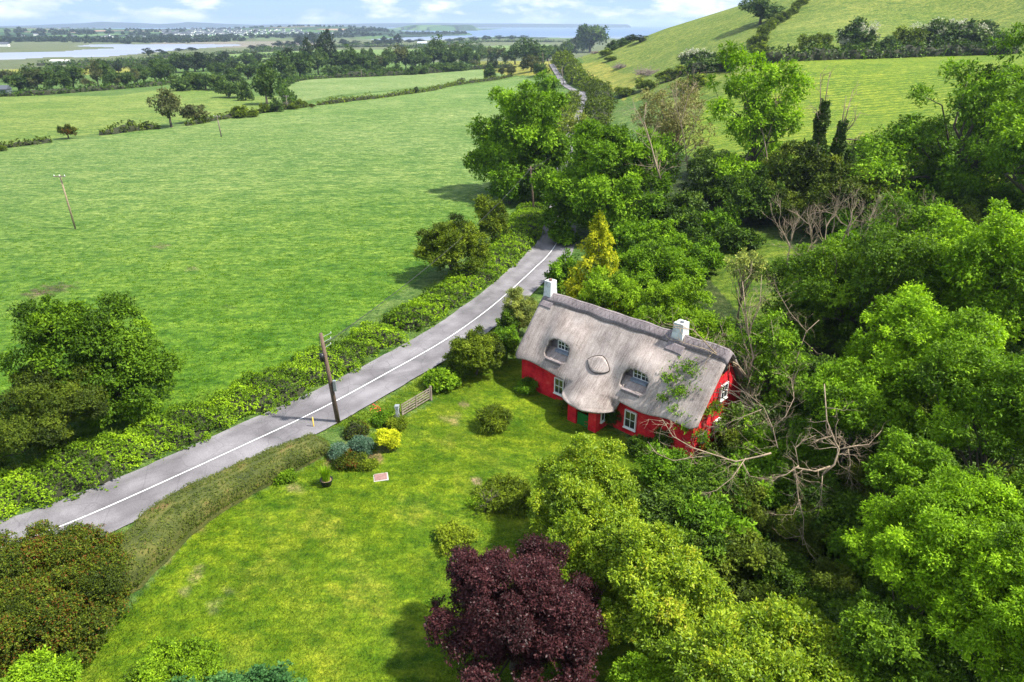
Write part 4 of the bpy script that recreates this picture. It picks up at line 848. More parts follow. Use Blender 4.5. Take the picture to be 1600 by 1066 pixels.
tree(1345, 425, DZ(1345, 425, 8.5), 112, 95, 'ash_dark', 'ash_tree', 'half bare ash with pale dead twigs standing above its crown', depth=.9, cov=.32, nlimb=60, nl=9)
tree(1460, 400, 66, 90, 75, 'ash', 'ash_tree', 'grey green ash behind the half bare one', cov=.4, nl=7)
tree(1560, 430, DZ(1560, 430, 10), 105, 105, 'ash_bright', 'ash_tree', 'brightest yellow green ash near the right edge', depth=.9, cov=.5, nl=9)
tree(1440, 550, DZ(1440, 550, 9), 100, 88, 'ash_bright', 'ash_tree', 'bright ash in the middle of the right hand wood', depth=.9, cov=.46, nl=9)
tree(1570, 640, DZ(1570, 640, 9), 105, 90, 'ash', 'ash_tree', 'leafy ash right of the bright middle one', depth=.9, cov=.46, nl=8)
tree(1330, 640, DZ(1330, 640, 6), 70, 62, 'ash', 'ash_tree', 'smaller ash right of the bare forked branches', cov=.4, nl=7)
tree(1470, 850, DZ(1470, 850, 7.5), 98, 95, 'ash_bright', 'ash_tree', 'bright drooping ash lowest in the right hand wood', depth=.9, cov=.5, nl=9, aspect=.38)
tree(1600, 960, DZ(1600, 960, 8), 90, 85, 'ash_bright', 'ash_tree', 'ash crown filling the bottom right corner', depth=.9, cov=.5, nl=8, aspect=.38)
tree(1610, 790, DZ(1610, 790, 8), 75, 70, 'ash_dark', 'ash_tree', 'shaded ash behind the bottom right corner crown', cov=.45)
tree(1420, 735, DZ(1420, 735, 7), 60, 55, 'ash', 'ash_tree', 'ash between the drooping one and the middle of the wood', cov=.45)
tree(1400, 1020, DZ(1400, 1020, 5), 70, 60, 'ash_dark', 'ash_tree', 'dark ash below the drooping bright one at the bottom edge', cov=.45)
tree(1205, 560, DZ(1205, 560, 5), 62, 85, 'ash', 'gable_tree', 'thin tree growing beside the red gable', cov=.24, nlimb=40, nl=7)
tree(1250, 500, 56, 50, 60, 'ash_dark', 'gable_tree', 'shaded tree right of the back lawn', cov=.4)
tree(1165, 420, 63, 32, 38, 'willow', 'gable_tree', 'pale sparse tree top against the back lawn', cov=.14, nlimb=40, nl=5, wood='deadwood')
tree(1185, 690, DZ(1185, 690, 2.5), 55, 42, 'ash', 'gable_tree', 'leafy young tree hiding the foot of the gable', cov=.4, up_from_ground=True)
tree(1270, 680, DZ(1270, 680, 3.2), 60, 50, 'sycamore', 'gable_tree', 'dense green tree behind the fallen bleached branches', cov=.45, up_from_ground=True)
# yellow green garden trees and the purple one
CG = dict(cov=.55, leaf=.17, aspect=.42, droop=.1)
CTV[0] = .10
tree(915, 772, DZ(915, 772, 2.7), 86, 72, 'cherry', 'laurel_tree', 'yellow green tree in front of the cottage porch', depth=1.0, nl=9, **CG)
tree(950, 850, DZ(950, 850, 2.9), 82, 68, 'cherry', 'laurel_tree', 'yellow green tree between the porch one and the purple tree', depth=1.0, nl=8, **CG)
tree(1035, 920, DZ(1035, 920, 3.3), 88, 82, 'cherry', 'laurel_tree', 'tallest yellow green tree right of the purple tree', depth=1.0, nl=9, **CG)
tree(1195, 1050, DZ(1195, 1050, 3.5), 128, 60, 'cherry', 'laurel_tree', 'yellow green tree with orange tips at the bottom edge', depth=.8, nl=9, **CG)
tree(1000, 1060, DZ(1000, 1060, 1.5), 50, 36, 'bright', 'garden_bush', 'light green bush right of the purple tree at the bottom edge', 'bush', leaf=.15)
tree(800, 965, DZ(800, 965, 2.6), 128, 118, 'plum', 'purple_tree', 'dark purple leaved plum tree at the bottom of the lawn', depth=1.0, cov=.75, leaf=.13, aspect=.5, nl=10, inner=.15,
     lobes=[(800,960,DZ(800,960,2.6),85,80),(745,950,DZ(745,950,2.4),62,65),(865,960,DZ(865,960,2.4),65,65),(720,1010,DZ(720,1010,2.0),52,55),(800,900,DZ(800,900,3.6),60,48),(880,1010,DZ(880,1010,1.9),60,60),(790,1040,DZ(790,1040,1.6),85,55),(735,890,DZ(735,890,3.2),32,28),(850,880,DZ(850,880,3.2),32,28)])
tree(712, 850, 32.5, 34, 26, 'haw_bush', 'pale_shrub', 'pale thin shrub at the left of the purple tree top', 'bush', up_from_ground=True, cov=.22, leaf=.14, tbias=.3)
tree(790, 790, 37, 48, 32, 'haw_bush', 'garden_bush', 'low green bush under the left side of the porch tree', 'bush', up_from_ground=True, leaf=.16)
tree(748, 800, 36.5, 18, 14, 'bright', 'garden_bush', 'small leafy plant on the lawn beside the rose stem', 'bush', up_from_ground=True, leaf=.14)
# bottom left
def lob(*a): return dict(lobes=list(a))
CTV[0] = .07
tree(85, 925, DZ(85, 925, .9), 130, 95, 'berberis', 'berberis_hedge', 'big untrimmed dark hedge with russet shoots at the lower left', 'hedge', leaf=.12, cov=.8, k=8, depth=1, trunk=True, flat_=.7, inner=.1,
     lobes=[(150,880,DZ(150,880,.9),55,42),(80,890,DZ(80,890,.9),55,48),(10,905,DZ(10,905,.9),60,45),(175,920,DZ(175,920,.9),35,38),(120,940,DZ(120,940,.9),60,45),(40,960,DZ(40,960,.9),65,50),(-30,940,DZ(-30,940,.9),60,50),(100,985,DZ(100,985,.9),50,38),(20,1010,DZ(20,1010,.9),65,45),(-60,1000,DZ(-60,1000,.9),60,50),(60,905,DZ(60,905,.9),50,40),(-90,930,DZ(-90,930,.9),60,55)])
CTV[0] = .17
tree(350, 1112, 19.4, 150, 46, 'maple', 'maple_tree', 'blue green maple top along the bottom edge left of the purple tree', depth=.5, leaf=.12, aspect=.8, cov=.5, nl=9, flat_=.6, clump=.42)
tree(262, 1062, 21.3, 70, 30, 'bramble', 'elder_bush', 'yellowish elder top behind the blue green maple', 'bush', leaf=.13, cov=.35)
tree(45, 1082, 20.5, 55, 30, 'bright', 'elder_bush', 'light green leaves in the bottom left corner', 'bush', leaf=.15, cov=.5)
# garden plants
def low(px, py, rx, ry, mat, name, label, leaf=.13, **kw):
    g = GR(px, py + ry * .55); return tree(px, py, g[1] + .3, rx, ry, mat, name, label, 'plant', up_from_ground=True, leaf=leaf, trunk=True, nl=4, **kw)
low(608, 690, 21, 22, 'yellowbush', 'yellow_shrub', 'bright yellow leaved shrub in the garden bed', .13, cov=.7)
low(618, 665, 15, 12, 'haw_bush', 'garden_shrub', 'small orange green shrub behind the bright yellow one', .10, cov=.6)
low(598, 656, 16, 13, 'sycamore', 'garden_shrub', 'dark shrub with red flowers by the white gatepost', .11, cov=.6)
low(562, 700, 20, 18, 'bluebush', 'blue_shrub', 'larger blue green spiky shrub in the garden bed', .16, aspect=.25, cov=.6)
low(530, 712, 16, 15, 'bluebush', 'blue_shrub', 'smaller blue green shrub left of the larger one', .15, aspect=.25, cov=.6)
low(545, 722, 24, 12, 'berberis', 'garden_shrub', 'low dark plant in front of the blue green shrubs', .11, cov=.6)
low(570, 728, 16, 9, 'haw_bush', 'garden_shrub', 'low olive plant at the front of the garden bed', .10, cov=.6)
low(445, 748, 14, 10, 'bright', 'garden_shrub', 'small bright plant at the foot of the clipped hedge', .14, cov=.6)
low(825, 605, 20, 16, 'sycamore', 'wall_shrub', 'green shrub against the left end of the red wall', .13, cov=.6)
low(880, 640, 14, 14, 'haw_bush', 'wall_shrub', 'dark shrub against the wall left of the porch', .13, cov=.6)
low(957, 655, 17, 26, 'ivy', 'climbing_rose', 'climbing rose on the wall right of the porch', .12, cov=.5)
low(1040, 690, 20, 28, 'ivy', 'wall_climber', 'dark climber against the right end of the front wall', .13, cov=.6)
low(1003, 702, 26, 18, 'dark', 'garden_shrub', 'grey green shrub below the right front window', .13, cov=.6)
low(1030, 745, 34, 24, 'dark', 'garden_shrub', 'dark shrub in the bed below the right end of the cottage', .14, cov=.6)
def spiky(px, py, rad_px, H, n, mat, name, label, wl=.055):
    SEED[0] += 1; rng = np.random.default_rng(SEED[0]); g = GR(px, py); m = math.hypot(g[1], 28) / FPX; Rr = rad_px * m
    a = rng.uniform(0, 2 * math.pi, n); r = np.sqrt(rng.random(n)) * Rr * .35; el = rng.uniform(.15, 1.45, n); Ln = rng.uniform(.7, 1.1, n) * math.hypot(Rr * .8, H * .5)
    V = []; F = []
    for i in range(n):
        d = np.array([math.cos(a[i]), math.sin(a[i]), 0]); s = np.array([-d[1], d[0], 0]) * wl; p = d * r[i]
        for t in (0, .4, .75, 1.0):
            q = p + d * Ln[i] * t * math.cos(el[i]) + np.array([0, 0, Ln[i] * (t * math.sin(el[i]) - .35 * t * t * math.cos(el[i]))]); ws = (1 - t) ** .6
            V += [q - s * ws, q + s * ws]
        k = i * 8; F += [(k, k + 1, k + 3, k + 2), (k + 2, k + 3, k + 5, k + 4), (k + 4, k + 5, k + 7, k + 6)]
    root = empty(name, g); tag(root, label, 'plant'); tint = np.repeat(rng.uniform(.1, .9, n), 3)
    link('foliage', npmesh('foliage', V, F, {'tint': ('FLOAT', 'FACE', tint)}), M[mat], root); return root
tree(772, 655, GR(772, 668)[1], 30, 23, 'haw_bush', 'tussock_plant', 'dome of arching strap leaves alone on the lawn before the cottage', 'plant', up_from_ground=True, leaf=.30, aspect=.16, cov=.55, nl=4, droop=.1)

# ------------------------------------------------------------------ bare wood
jrng = np.random.default_rng(99)
def trace(b, pts, r0, r1, jit=.0):
    P = [AT(*p) for p in pts]; r0 *= .55; r1 *= .6; P = [p + jrng.normal(size=3) * .10 if 0 < i < len(P) - 1 else p for i, p in enumerate(P)]; b.tube(P, [r0 + (r1 - r0) * i / (len(P) - 1) for i in range(len(P))], 6)
    return P
def twigs(b, rng, P, n, L, r, depth=1):
    for _ in range(n):
        i = rng.integers(0, len(P) - 1); t = rng.random(); s = P[i] * (1 - t) + P[i + 1] * t; d = unit(P[i + 1] - P[i])
        bare(rng, s, unit(d + rng.normal(size=3) * .8), L * rng.uniform(.5, 1.2), r, depth, b, gn=2)
rng = np.random.default_rng(77)
def dead(name, label, stems, seed, cat='dead tree', mat='deadwood'):
    rng = np.random.default_rng(seed); b = MB(); root = None
    for pts, r0, r1, nt, tl in stems:
        P = trace(b, pts, r0, r1); twigs(b, rng, P, int(nt * 1.6), tl, max(.010, r1 * .6), 2)
    zs = min(v[2] for v in b.v); k = [v for v in b.v if v[2] <= zs + .01][0]; O = np.array(k)
    b.v = [tuple(np.array(v) - O) for v in b.v]
    o = b.build(name, M[mat], None, smooth=True, loc=O); return tag(o, label, cat)
dead('dead_tree', 'bleached dead tree leaning over the right end of the thatch', [
    ([(1182,640,45),(1168,590,45),(1150,572,44.5),(1118,548,44),(1080,518,43.5),(1052,512,43)], .16, .04, 12, 1.6),
    ([(1150,572,44.5),(1128,560,44),(1100,545,43.6),(1066,535,43)], .08, .03, 8, 1.2),
    ([(1168,590,45),(1176,560,45.5),(1170,520,46),(1163,480,46.5),(1160,440,47)], .13, .05, 16, 1.8),
    ([(1170,520,46),(1185,470,46.5),(1190,430,47)], .07, .02, 10, 1.2),
    ([(1118,548,44),(1128,520,44.3),(1125,505,44.5)], .04, .02, 4, .8)], 5)
dead('dead_tree', 'pale forked dead stem standing right of the gable', [
    ([(1220,640,44),(1232,620,44.3),(1243,600,44.6),(1243,560,45),(1262,520,45.5),(1280,500,46)], .12, .03, 10, 1.4),
    ([(1232,620,44.3),(1216,590,44.5),(1210,550,45),(1205,500,46)], .07, .02, 8, 1.2),
    ([(1262,520,45.5),(1235,490,46),(1215,455,47)], .05, .02, 8, 1.2)], 6)
dead('fallen_branch', 'long bleached branches reaching out below the gable', [
    ([(1205,708,33.5),(1190,712,33.5),(1150,716,33.8),(1110,712,34),(1080,700,34.5),(1055,680,35.5),(1035,655,37)], .11, .03, 16, 1.2),
    ([(1110,712,34),(1085,722,34),(1050,722,34.4),(1028,708,35),(1012,690,36)], .06, .02, 8, .9),
    ([(1165,716,33.6),(1145,745,33),(1120,765,32.6),(1098,772,32.4)], .06, .02, 9, 1.0), ([(1160,722,33.6),(1170,745,33),(1195,748,32.7)], .05, .02, 6, .8)], 7, 'branch')
dead('dead_tree', 'forked bare branches hanging in front of the dark trees', [
    ([(1285,742,31.5),(1298,725,31.8),(1312,702,32),(1303,690,32.2),(1292,655,32.8),(1288,600,34)], .12, .05, 12, 1.2),
    ([(1312,702,32),(1335,700,32),(1360,690,32.2),(1378,672,32.5)], .08, .02, 10, 1.0),
    ([(1325,701,32),(1334,725,31.6),(1326,748,31.3)], .05, .02, 8, .8),
    ([(1300,728,31.8),(1270,734,31.5),(1248,728,31.5),(1243,745,31.2),(1250,780,30.6),(1258,815,30.1),(1254,852,29.6)], .10, .03, 14, 1.1),
    ([(1248,728,31.5),(1225,738,31.3),(1205,747,31.1)], .06, .02, 8, .8), ([(1285,742,31.5),(1282,770,31),(1279,802,30.5)], .05, .02, 6, .8),
    ([(1250,780,30.6),(1238,800,30.3),(1208,805,30.2)], .04, .015, 6, .7), ([(1248,730,31.5),(1240,700,32),(1255,685,32.3),(1275,680,32.5)], .05, .02, 8, .8)], 8)
dead('dead_branches', 'tangle of thin pale branches between the gable and the green trees', [
    ([(1215,700,36),(1205,670,37),(1190,640,38),(1165,612,39)], .07, .02, 20, 1.4), ([(1205,670,37),(1225,650,37),(1240,620,38),(1236,590,39)], .06, .02, 14, 1.2),
    ([(1190,640,38),(1160,650,38),(1130,662,38.3),(1105,668,38.6)], .05, .015, 14, 1.0)], 14, 'branch')
def overhang():
    rng = np.random.default_rng(15); root = None; pts = []
    O = AT(1180, 640, 43)
    root = empty('overhanging_branch', O); tag(root, 'leafy ash boughs hanging over the right end of the thatch', 'branch'); b = MB()
    cs = [(1075,575,44.2,26),(1095,600,43.4,24),(1060,610,43.2,20),(1045,590,44,14),(1110,575,44.4,18),(1120,635,42.6,16),(1080,650,42.2,20),(1058,640,42.4,15),(1095,680,41.3,18),(1070,665,41.6,14),(1035,620,43.2,10),(1130,660,41.8,16),(1105,640,42.2,14)]
    P_ = []; T_ = []
    for px, py, D, r in cs:
        c = AT(px, py, D) - O; R_ = r * D / FPX; b.tube([(0, 0, 0), tuple(c * .35 + np.array([0, 0, .5]) + rng.normal(size=3) * .25), tuple(c * .7 + np.array([0, 0, .35]) + rng.normal(size=3) * .15), tuple(c)], [.045, .035, .022, .012], 5)
        n = int(58 * (r / 16) ** 2); p = rng.normal(size=(n, 3)) * R_ * np.array([.5, .5, .30]) + c; P_.append(p); T_.append(np.full(n, rng.uniform(.3, .6)))
        for _ in range(5): q = p[rng.integers(0, n)]; b.tube([tuple(c), tuple(c * .5 + q * .5 + rng.normal(size=3) * .1), tuple(q)], [.02, .015, .008], 4)
    P_ = np.vstack(P_); link('foliage', sprays(rng, P_, unit(rng.normal(size=P_.shape) * .5 + np.array([-.4, -.4, .3])), 7, .17, .2, .42, np.concatenate(T_)), M['ash'], root); b.build('boughs', M['bark'], root, smooth=True)
overhang()
b = MB(); rb_ = np.random.default_rng(9)
for px, py, D, L in [(1235,375,62,3.2),(1260,390,61,3.4),(1285,385,61,3.4),(1310,380,62,3.6),(1335,375,62,3.2),(1230,400,60,3.2),(1300,350,66,2.6),(1350,360,64,2.6),(1395,360,66,2.6),(1420,370,66,2.4),(1270,360,64,2.6),(1245,430,60,3.0),(1325,355,64,2.6),(1375,375,64,2.6),(1450,350,68,2.4)]:
    p = AT(px, py + 14, D); bare(rb_, p, (rb_.normal() * .3 - .15, rb_.normal() * .3, 1), L, .07, 3, b, spread=.38, up=.35, gn=4)
O = np.array(AT(1320, 460, 62)); b.v = [tuple(np.array(v) - O) for v in b.v]
bt = b.build('bare_twigs', M['deadwood'], [o for o in C.objects if o.get('label') == 'half bare ash with pale dead twigs standing above its crown'][0])
bt.location = tuple(O - np.array(bt.parent.location))
def ivy_stem(px, top, bot, D, hw, label, tips):
    SEED[0] += 1; rng = np.random.default_rng(SEED[0]); T = AT(px, top, D); g = hgt(T[0], T[1]); m = D / FPX; B = np.array([T[0], T[1], g]); root = empty('ivy_covered_tree', B); tag(root, label, 'tree')
    n = 700; z = rng.uniform(0, T[2] - g, n); a = rng.uniform(0, 6.28, n); f = 1 - z / (T[2] - g); r = hw * m * (.35 + .75 * f ** .7) * (1 + .25 * np.sin(z * 1.7) + .15 * np.sin(z * 4 + a)); 
    P0 = np.c_[r * np.cos(a), r * np.sin(a), z]; link('crown', sprays(rng, P0, unit(np.c_[np.cos(a), np.sin(a), a * 0 + .3]), 10, .34, .35, .8, None), M['ivy'], root)
    b = MB(); b.tube([(0, 0, 0), (0, 0, T[2] - g)], [.25, .1], 7)
    for q in tips:
        e = AT(*q) - B; s = np.array([0, 0, (T[2] - g) * .8]); b.tube([s, s * .4 + e * .6 + np.array([0, 0, -.3]), e], [.11, .07, .03], 5)
        twl = [s, s * .4 + e * .6, e]; twigs(b, rng, twl, 7, 1.8, .035, 1)
    b.build('trunk', M['deadwood'], root, smooth=True)
ivy_stem(1290, 158, 240, 98, 12, 'left of two ivy covered stems with bare pale tips', [(1282,115,98),(1297,112,98),(1275,170,97)])
ivy_stem(1318, 190, 250, 98, 9, 'right of two ivy covered stems with bare pale tips', [(1333,140,98),(1322,150,98),(1345,175,97),(1365,215,95)])
dead('dead_tree', 'pale bare tree reaching over the dying yellowish tree', [
    ([(1075,270,108),(1070,230,109),(1065,190,110),(1075,150,111),(1088,128,112)], .16, .05, 14, 3.2), ([(1067,205,110),(1055,165,110),(1050,140,111)], .10, .04, 12, 2.8),
    ([(1070,230,109),(1085,195,109),(1095,170,109)], .09, .03, 8, 2.2)], 11)
dead('dead_tree', 'broken pale trunk leaning beside the huge roadside tree', [([(1032,280,92),(1024,255,92.5),(1016,225,93.5),(1005,190,95),(1010,160,96)], .22, .07, 12, 2.6), ([(1016,225,93.5),(1000,180,94.5),(990,165,95)], .09, .03, 8, 2.2)], 12)
dead('dead_tree', 'thin grey forked stem inside the tall open ash', [([(1200,300,102),(1199,240,103),(1190,195,104),(1172,165,105)], .20, .06, 8, 2.4), ([(1199,215,103),(1210,185,104),(1214,160,105),(1210,130,106)], .12, .04, 8, 2.2)], 13)

# ------------------------------------------------------------------ undergrowth: copies of a few shrubs
def proto_bush(mat, name, Rr, Hh, leaf, seed, cov=.5, aspect=.55):
    rng = np.random.default_rng(seed); LB = auto_lobes(rng, (0, 0, Hh * .45), Rr, Rr, Hh * .55, 6); cr = Rr * .28
    area = sum(4 * math.pi * ((l[3] * l[4]) ** .8) for l in LB) * .5; nc = int(area / (math.pi * cr * cr) * 1.1); ns = max(2, cov * 12.57 * cr * cr / (6 * .5 * leaf * leaf * aspect))
    me, cc, _ = crown(rng, LB, nc, cr, ns, 6, leaf, None, aspect, -.4); me.materials.append(M[mat])
    st = limbs(rng, (0, 0, 0), cc, Rr * .05, 8).mesh('stems'); st.materials.append(M['bark']); return me, st
PB = {k: [proto_bush(k, k, 2.2, 3.4, lf, 50 + i, cv) for i in range(2)] for k, lf, cv in (('dark', .17, .5), ('hawthorn', .15, .5), ('ivy', .2, .5), ('sycamore', .22, .45))}
def put_bush(kind, x, y, sc, label, group, rng, name='undergrowth_shrub', cat='shrub', zs=1.0):
    me, st = PB[kind][int(rng.integers(0, 2))]; o = empty(name, (x, y, hgt(x, y)), rng.uniform(0, 6.28)); o.scale = (sc, sc, sc * zs); tag(o, label, cat, group)
    link('foliage', me, None, o); link('stems', st, None, o); return o
rng = np.random.default_rng(21)
house_in = lambda x, y: (abs(((x - .852) * math.cos(.76) - (y - 52.862) * math.sin(.76)) - 8.3) < 10.2) and (-3.2 < ((x - .852) * math.sin(.76) + (y - 52.862) * math.cos(.76)) < 9.5)
BL = np.array(BACKLAWN)
placed = []
zones = [((1020,720),(1380,720),(1400,1066),(1090,1066)), ((1150,620),(1600,560),(1600,1066),(1380,1066),(1200,760)), ((1040,300),(1600,300),(1600,640),(1280,640),(1280,400),(1100,370)), ((1060,720),(1180,640),(1230,760),(1080,800))]
Z_ = [[flat(px, py, .5) for px, py in z] for z in zones]
for zi, z in enumerate(Z_):
    xs = [p[0] for p in z]; ys = [p[1] for p in z]; want = [26, 46, 46, 8][zi]; tries = 0; got = 0
    while got < want and tries < 3000:
        tries += 1; x = rng.uniform(min(xs), max(xs)); y = rng.uniform(min(ys), max(ys))
        if not in_poly(np.array([x]), np.array([y]), z)[0] or house_in(x, y) or in_poly(np.array([x]), np.array([y]), BACKLAWN)[0]: continue
        sp_ = 2.3 if y < 60 else 3.6
        if any((x - a) ** 2 + (y - b_) ** 2 < sp_ ** 2 for a, b_ in placed): continue
        placed.append((x, y)); got += 1; kd = rng.choice(['dark', 'dark', 'hawthorn', 'ivy', 'sycamore'])
        wh = ['right of the yellow green trees', 'among the right edge ash trunks', 'below the upper right field', 'right below the cottage front'][zi]
        lk = {'dark': 'dark small leaved shrub', 'hawthorn': 'dull olive thorn shrub', 'ivy': 'glossy ivy green shrub', 'sycamore': 'broad leaved green shrub'}[kd]
        put_bush(kd, x, y, rng.uniform(.75, 1.25) * (1 if y < 60 else 1.5), lk + ' ' + wh + (', nearer ones' if y < [36, 42, 80, 99][zi] else ', farther ones'), lk + 's ' + wh + (', nearer' if y < [36, 42, 80, 99][zi] else ', farther'), rng)

# ------------------------------------------------------------------ poles, wires and small things
def pole(px, py, top_px, top_py, r, mat, label, group=None, z=None, cat='utility pole'):
    g = GR(px, py); d = ray(top_px, top_py); t = g[1] / d[1]; T = np.array([d[0] * t, g[1], CAMZ + d[2] * t])
    root = empty('utility_pole', g); tag(root, label, cat, group)
    MB().tube([(0, 0, -.4), tuple((T - g) * .5), tuple(T - g)], [r * 1.15, r, r * .8], 10).build('post', M[mat], root, smooth=True)
    return root, T - g, g
pr, T0, G0 = pole(529, 661, 501, 521, .16, 'brownwood', 'nearest brown wooden pole with black box and brackets, beside the road')
ax = T0 / np.linalg.norm(T0)
def onp(t): return T0 * t
MB().tube([tuple(onp(.80) + np.array([-.16, -.28, .0])), tuple(onp(.72) + np.array([-.16, -.28, 0]))], [.17, .17], 10).build('transformer', M['black'], pr, smooth=True)
MB().box(-.12, .12, -.10, .10, -.55, .35, tf=lambda p: tuple(np.array(p) + onp(.45) + np.array([.32, -.12, 0]))).build('meter_box', M['grey'], pr, bevel=.02)
for k, t in enumerate((.955, .90, .84)):
    e = onp(t) + np.array([.62 - .08 * k, .36, .2]); br = MB().tube([tuple(onp(t)), tuple(e)], .02, 6).build('bracket', M['grey'], pr)
    MB().tube([tuple(e), tuple(e + np.array([0, 0, .12]))], [.03, .02], 8).build('insulator', M['white'], br)
MB().tube([tuple(onp(.97) + np.array([-.14, -.1, 0])), tuple(onp(.70) + np.array([-.30, -.12, 0])), tuple(onp(.5) + np.array([-.2, -.12, 0]))], .02, 5).build('down_lead', M['wire'], pr)
p2, T1, G1 = pole(835, 342, 829, 260, .15, 'brownwood', 'brown pole standing in the hedgerow at the road bend')
MB().box(-.5, .5, -.05, .05, -.05, .05, tf=lambda p: tuple(np.array(p) + T1 * .95 + np.array([0, -.16, 0]))).build('cross_arm', M['greywood'], p2)
def field_pole(px, py, tx, ty, r, mat, label, w, group):
    root, T, g = pole(px, py, tx, ty, r, mat, label, group)
    MB().box(-w, w, -.06, .06, -.06, .06, tf=lambda p: tuple(np.array(p) + T * .97 + np.array([0, -.13, 0]))).build('cross_arm', M['greywood'], root)
    for x in (-w * .9, 0, w * .9): MB().tube([tuple(T * .97 + np.array([x, -.13, .06])), tuple(T * .97 + np.array([x, -.13, .26]))], [.06, .04], 7).build('insulator', M['white'], root)
    return root, T, g
FG = 'poles of the line across the left field'
_, T2, G2 = field_pole(118, 358, 93, 273, .12, 'deadwood', 'nearest tall grey pole with insulators standing in the left field', .85, FG)
_, T3, G3 = field_pole(346, 214, 339, 181, .15, 'greywood', 'second grey pole out in the left field near the hedge', .9, FG)
_, T4, G4 = field_pole(449, 171, 447, 150, .16, 'greywood', 'third pole beside the field hedge bushes', .9, FG)
_, T5, G5 = field_pole(565, 121, 564, 109, .18, 'greywood', 'pale pole before the dark tree row past the second field', 1.0, FG)
for a, b_, c_, d_, l in [(267, 127, 265, 110, 'thin pale pole before the trees at the far left field edge'), (425, 120, 424, 104, 'pale pole standing in front of the dark far trees')]:
    r_, T_, G_ = pole(a, b_, c_, d_, .2, 'deadwood', l)
for a, b_, c_, d_, l in [(881, 133, 877, 108, 'slim pole on the right of the far road bend'), (849, 108, 848, 82, 'left of the two slim poles by the far crest of the road'), (858, 104, 857, 92, 'shorter slim pole close to the far crest of the road'), (880, 120, 878, 103, 'far pole just beyond the slim bend pole')]:
    pole(a, b_, c_, d_, .16, 'greywood', l)
def wire(P0, P1, sag, label, r=.035, name='overhead_wire'):
    P0 = np.array(P0); P1 = np.array(P1); n = 14; pts = []
    for i in range(n + 1):
        t = i / n; p = P0 * (1 - t) + P1 * t; p = p - np.array([0, 0, 4 * sag * t * (1 - t)]); pts.append(tuple(p - P0))
    o = MB().tube(pts, r, 4).build(name, M['wire'], None, loc=P0); tag(o, label, 'wire'); return o
wire(G0 + T0 * .87, G1 + T1 * .96, 1.2, 'black service wire from the nearest brown pole to the one at the bend')
wire(G1 + T1 * .96 + np.array([.3, 0, 0]), G1 + np.array([16, 60, 9.5]), 1.2, 'wire running from the bend pole on behind the trees')
# marker post, gate, gatepost, pot, cover
g = GR(492, 677) + np.array([0, 0, 1.45]); gg = GR(492, 700)
o = MB().tube([(0, 0, -.2), (0, 0, 1.55)], [.05, .045], 8).build('marker_post', M['yellow'], None, smooth=True, loc=AT(492, 679, GR(492, 668)[1])); tag(o, 'thin yellow marker post at the edge of the clipped hedge', 'post')
def gate():
    a = GR(628, 652); b_ = GR(672, 627); d = b_ - a; Ln = math.hypot(d[0], d[1]); rz = math.atan2(d[1], d[0]); root = empty('field_gate', a, rz); tag(root, 'weathered wooden five bar gate between the lawn and the road verge', 'gate')
    for z in (.18, .42, .64, .86, 1.08): MB().box(0, Ln, -.02, .02, z - .045, z + .045).build('bar', M['greywood'], root)
    for x in (.03, Ln * .5, Ln - .03): MB().box(x - .04, x + .04, -.05, -.022, .08, 1.16).build('upright', M['greywood'], root)
    for x0, x1 in ((.08, Ln * .5), (Ln * .5, Ln - .08)): MB().tube([(x0, .035, .2), (x1, .035, 1.05)], .03, 5).build('brace', M['greywood'], root)
    MB().box(Ln + .06, Ln + .2, -.08, .08, -.3, 1.25).build('hanging_post', M['greywood'], root)
gate()
g = GR(622, 655); root = empty('gatepost', g); tag(root, 'white painted gatepost at the left end of the wooden gate', 'post')
MB().box(-.14, .14, -.14, .14, -.3, 1.15).build('post', M['chimney'], root, bevel=.02); MB().box(-.18, .18, -.18, .18, 1.153, 1.24).build('cap', M['grey'], root, bevel=.02); MB().box(.142, .17, -.09, .09, .55, .95).build('latch_plate', M['black'], root)
g = GR(627, 662); o = MB().tube([(0, 0, 0), (-.45, .0, 1.5)], .022, 6).build('metal_stake', M['grey'], None, loc=g); tag(o, 'thin pale stake leaning beside the white gatepost', 'stake')
def rock(px, py, s, label, mat='concrete'):
    rng = np.random.default_rng(int(px)); bm = bmesh.new(); bmesh.ops.create_icosphere(bm, subdivisions=2, radius=1)
    for v in bm.verts: v.co *= 1 + rng.normal() * .09; v.co.z *= .7
    me = bpy.data.meshes.new('stone'); bm.to_mesh(me); bm.free(); g = GR(px, py); o = link('stone', me, M[mat], None, g + np.array([0, 0, s * .3])); o.scale = (s, s * .8, s * .8); tag(o, label, 'stone')
rock(617, 654, .26, 'larger whitish stone beside the gatepost'); rock(588, 658, .2, 'small white stone beside the red flowered shrub')
b = MB(); rng = np.random.default_rng(4)
def flowers(px, py, n, sp_, zz, mat, label, s=.06, name='flower_heads'):
    g = GR(px, py); b = MB(); rr_ = np.random.default_rng(int(px * 3 + py))
    for _ in range(n):
        p = rr_.normal(size=3) * sp_ * np.array([1, 1, .35]); p[2] = abs(p[2]) + zz; a = rr_.uniform(0, 3); q = s * rr_.uniform(.6, 1.3)
        b.poly([(p[0] + math.cos(a + k * 1.2566) * q, p[1] + math.sin(a + k * 1.2566) * q, p[2] + (.03 if k % 2 else 0)) for k in range(5)])
    o = b.build(name, M[mat], None, loc=g); tag(o, label, 'flowers')
flowers(590, 652, 18, .28, .75, 'petal', 'red flowers on the dark shrub by the gatepost')
flowers(925, 672, 50, .22, .5, 'petal', 'red flowers at the foot of the porch pier', .07)
flowers(950, 640, 22, .35, 1.1, 'petal_white', 'pale roses on the climber beside the porch', .07)
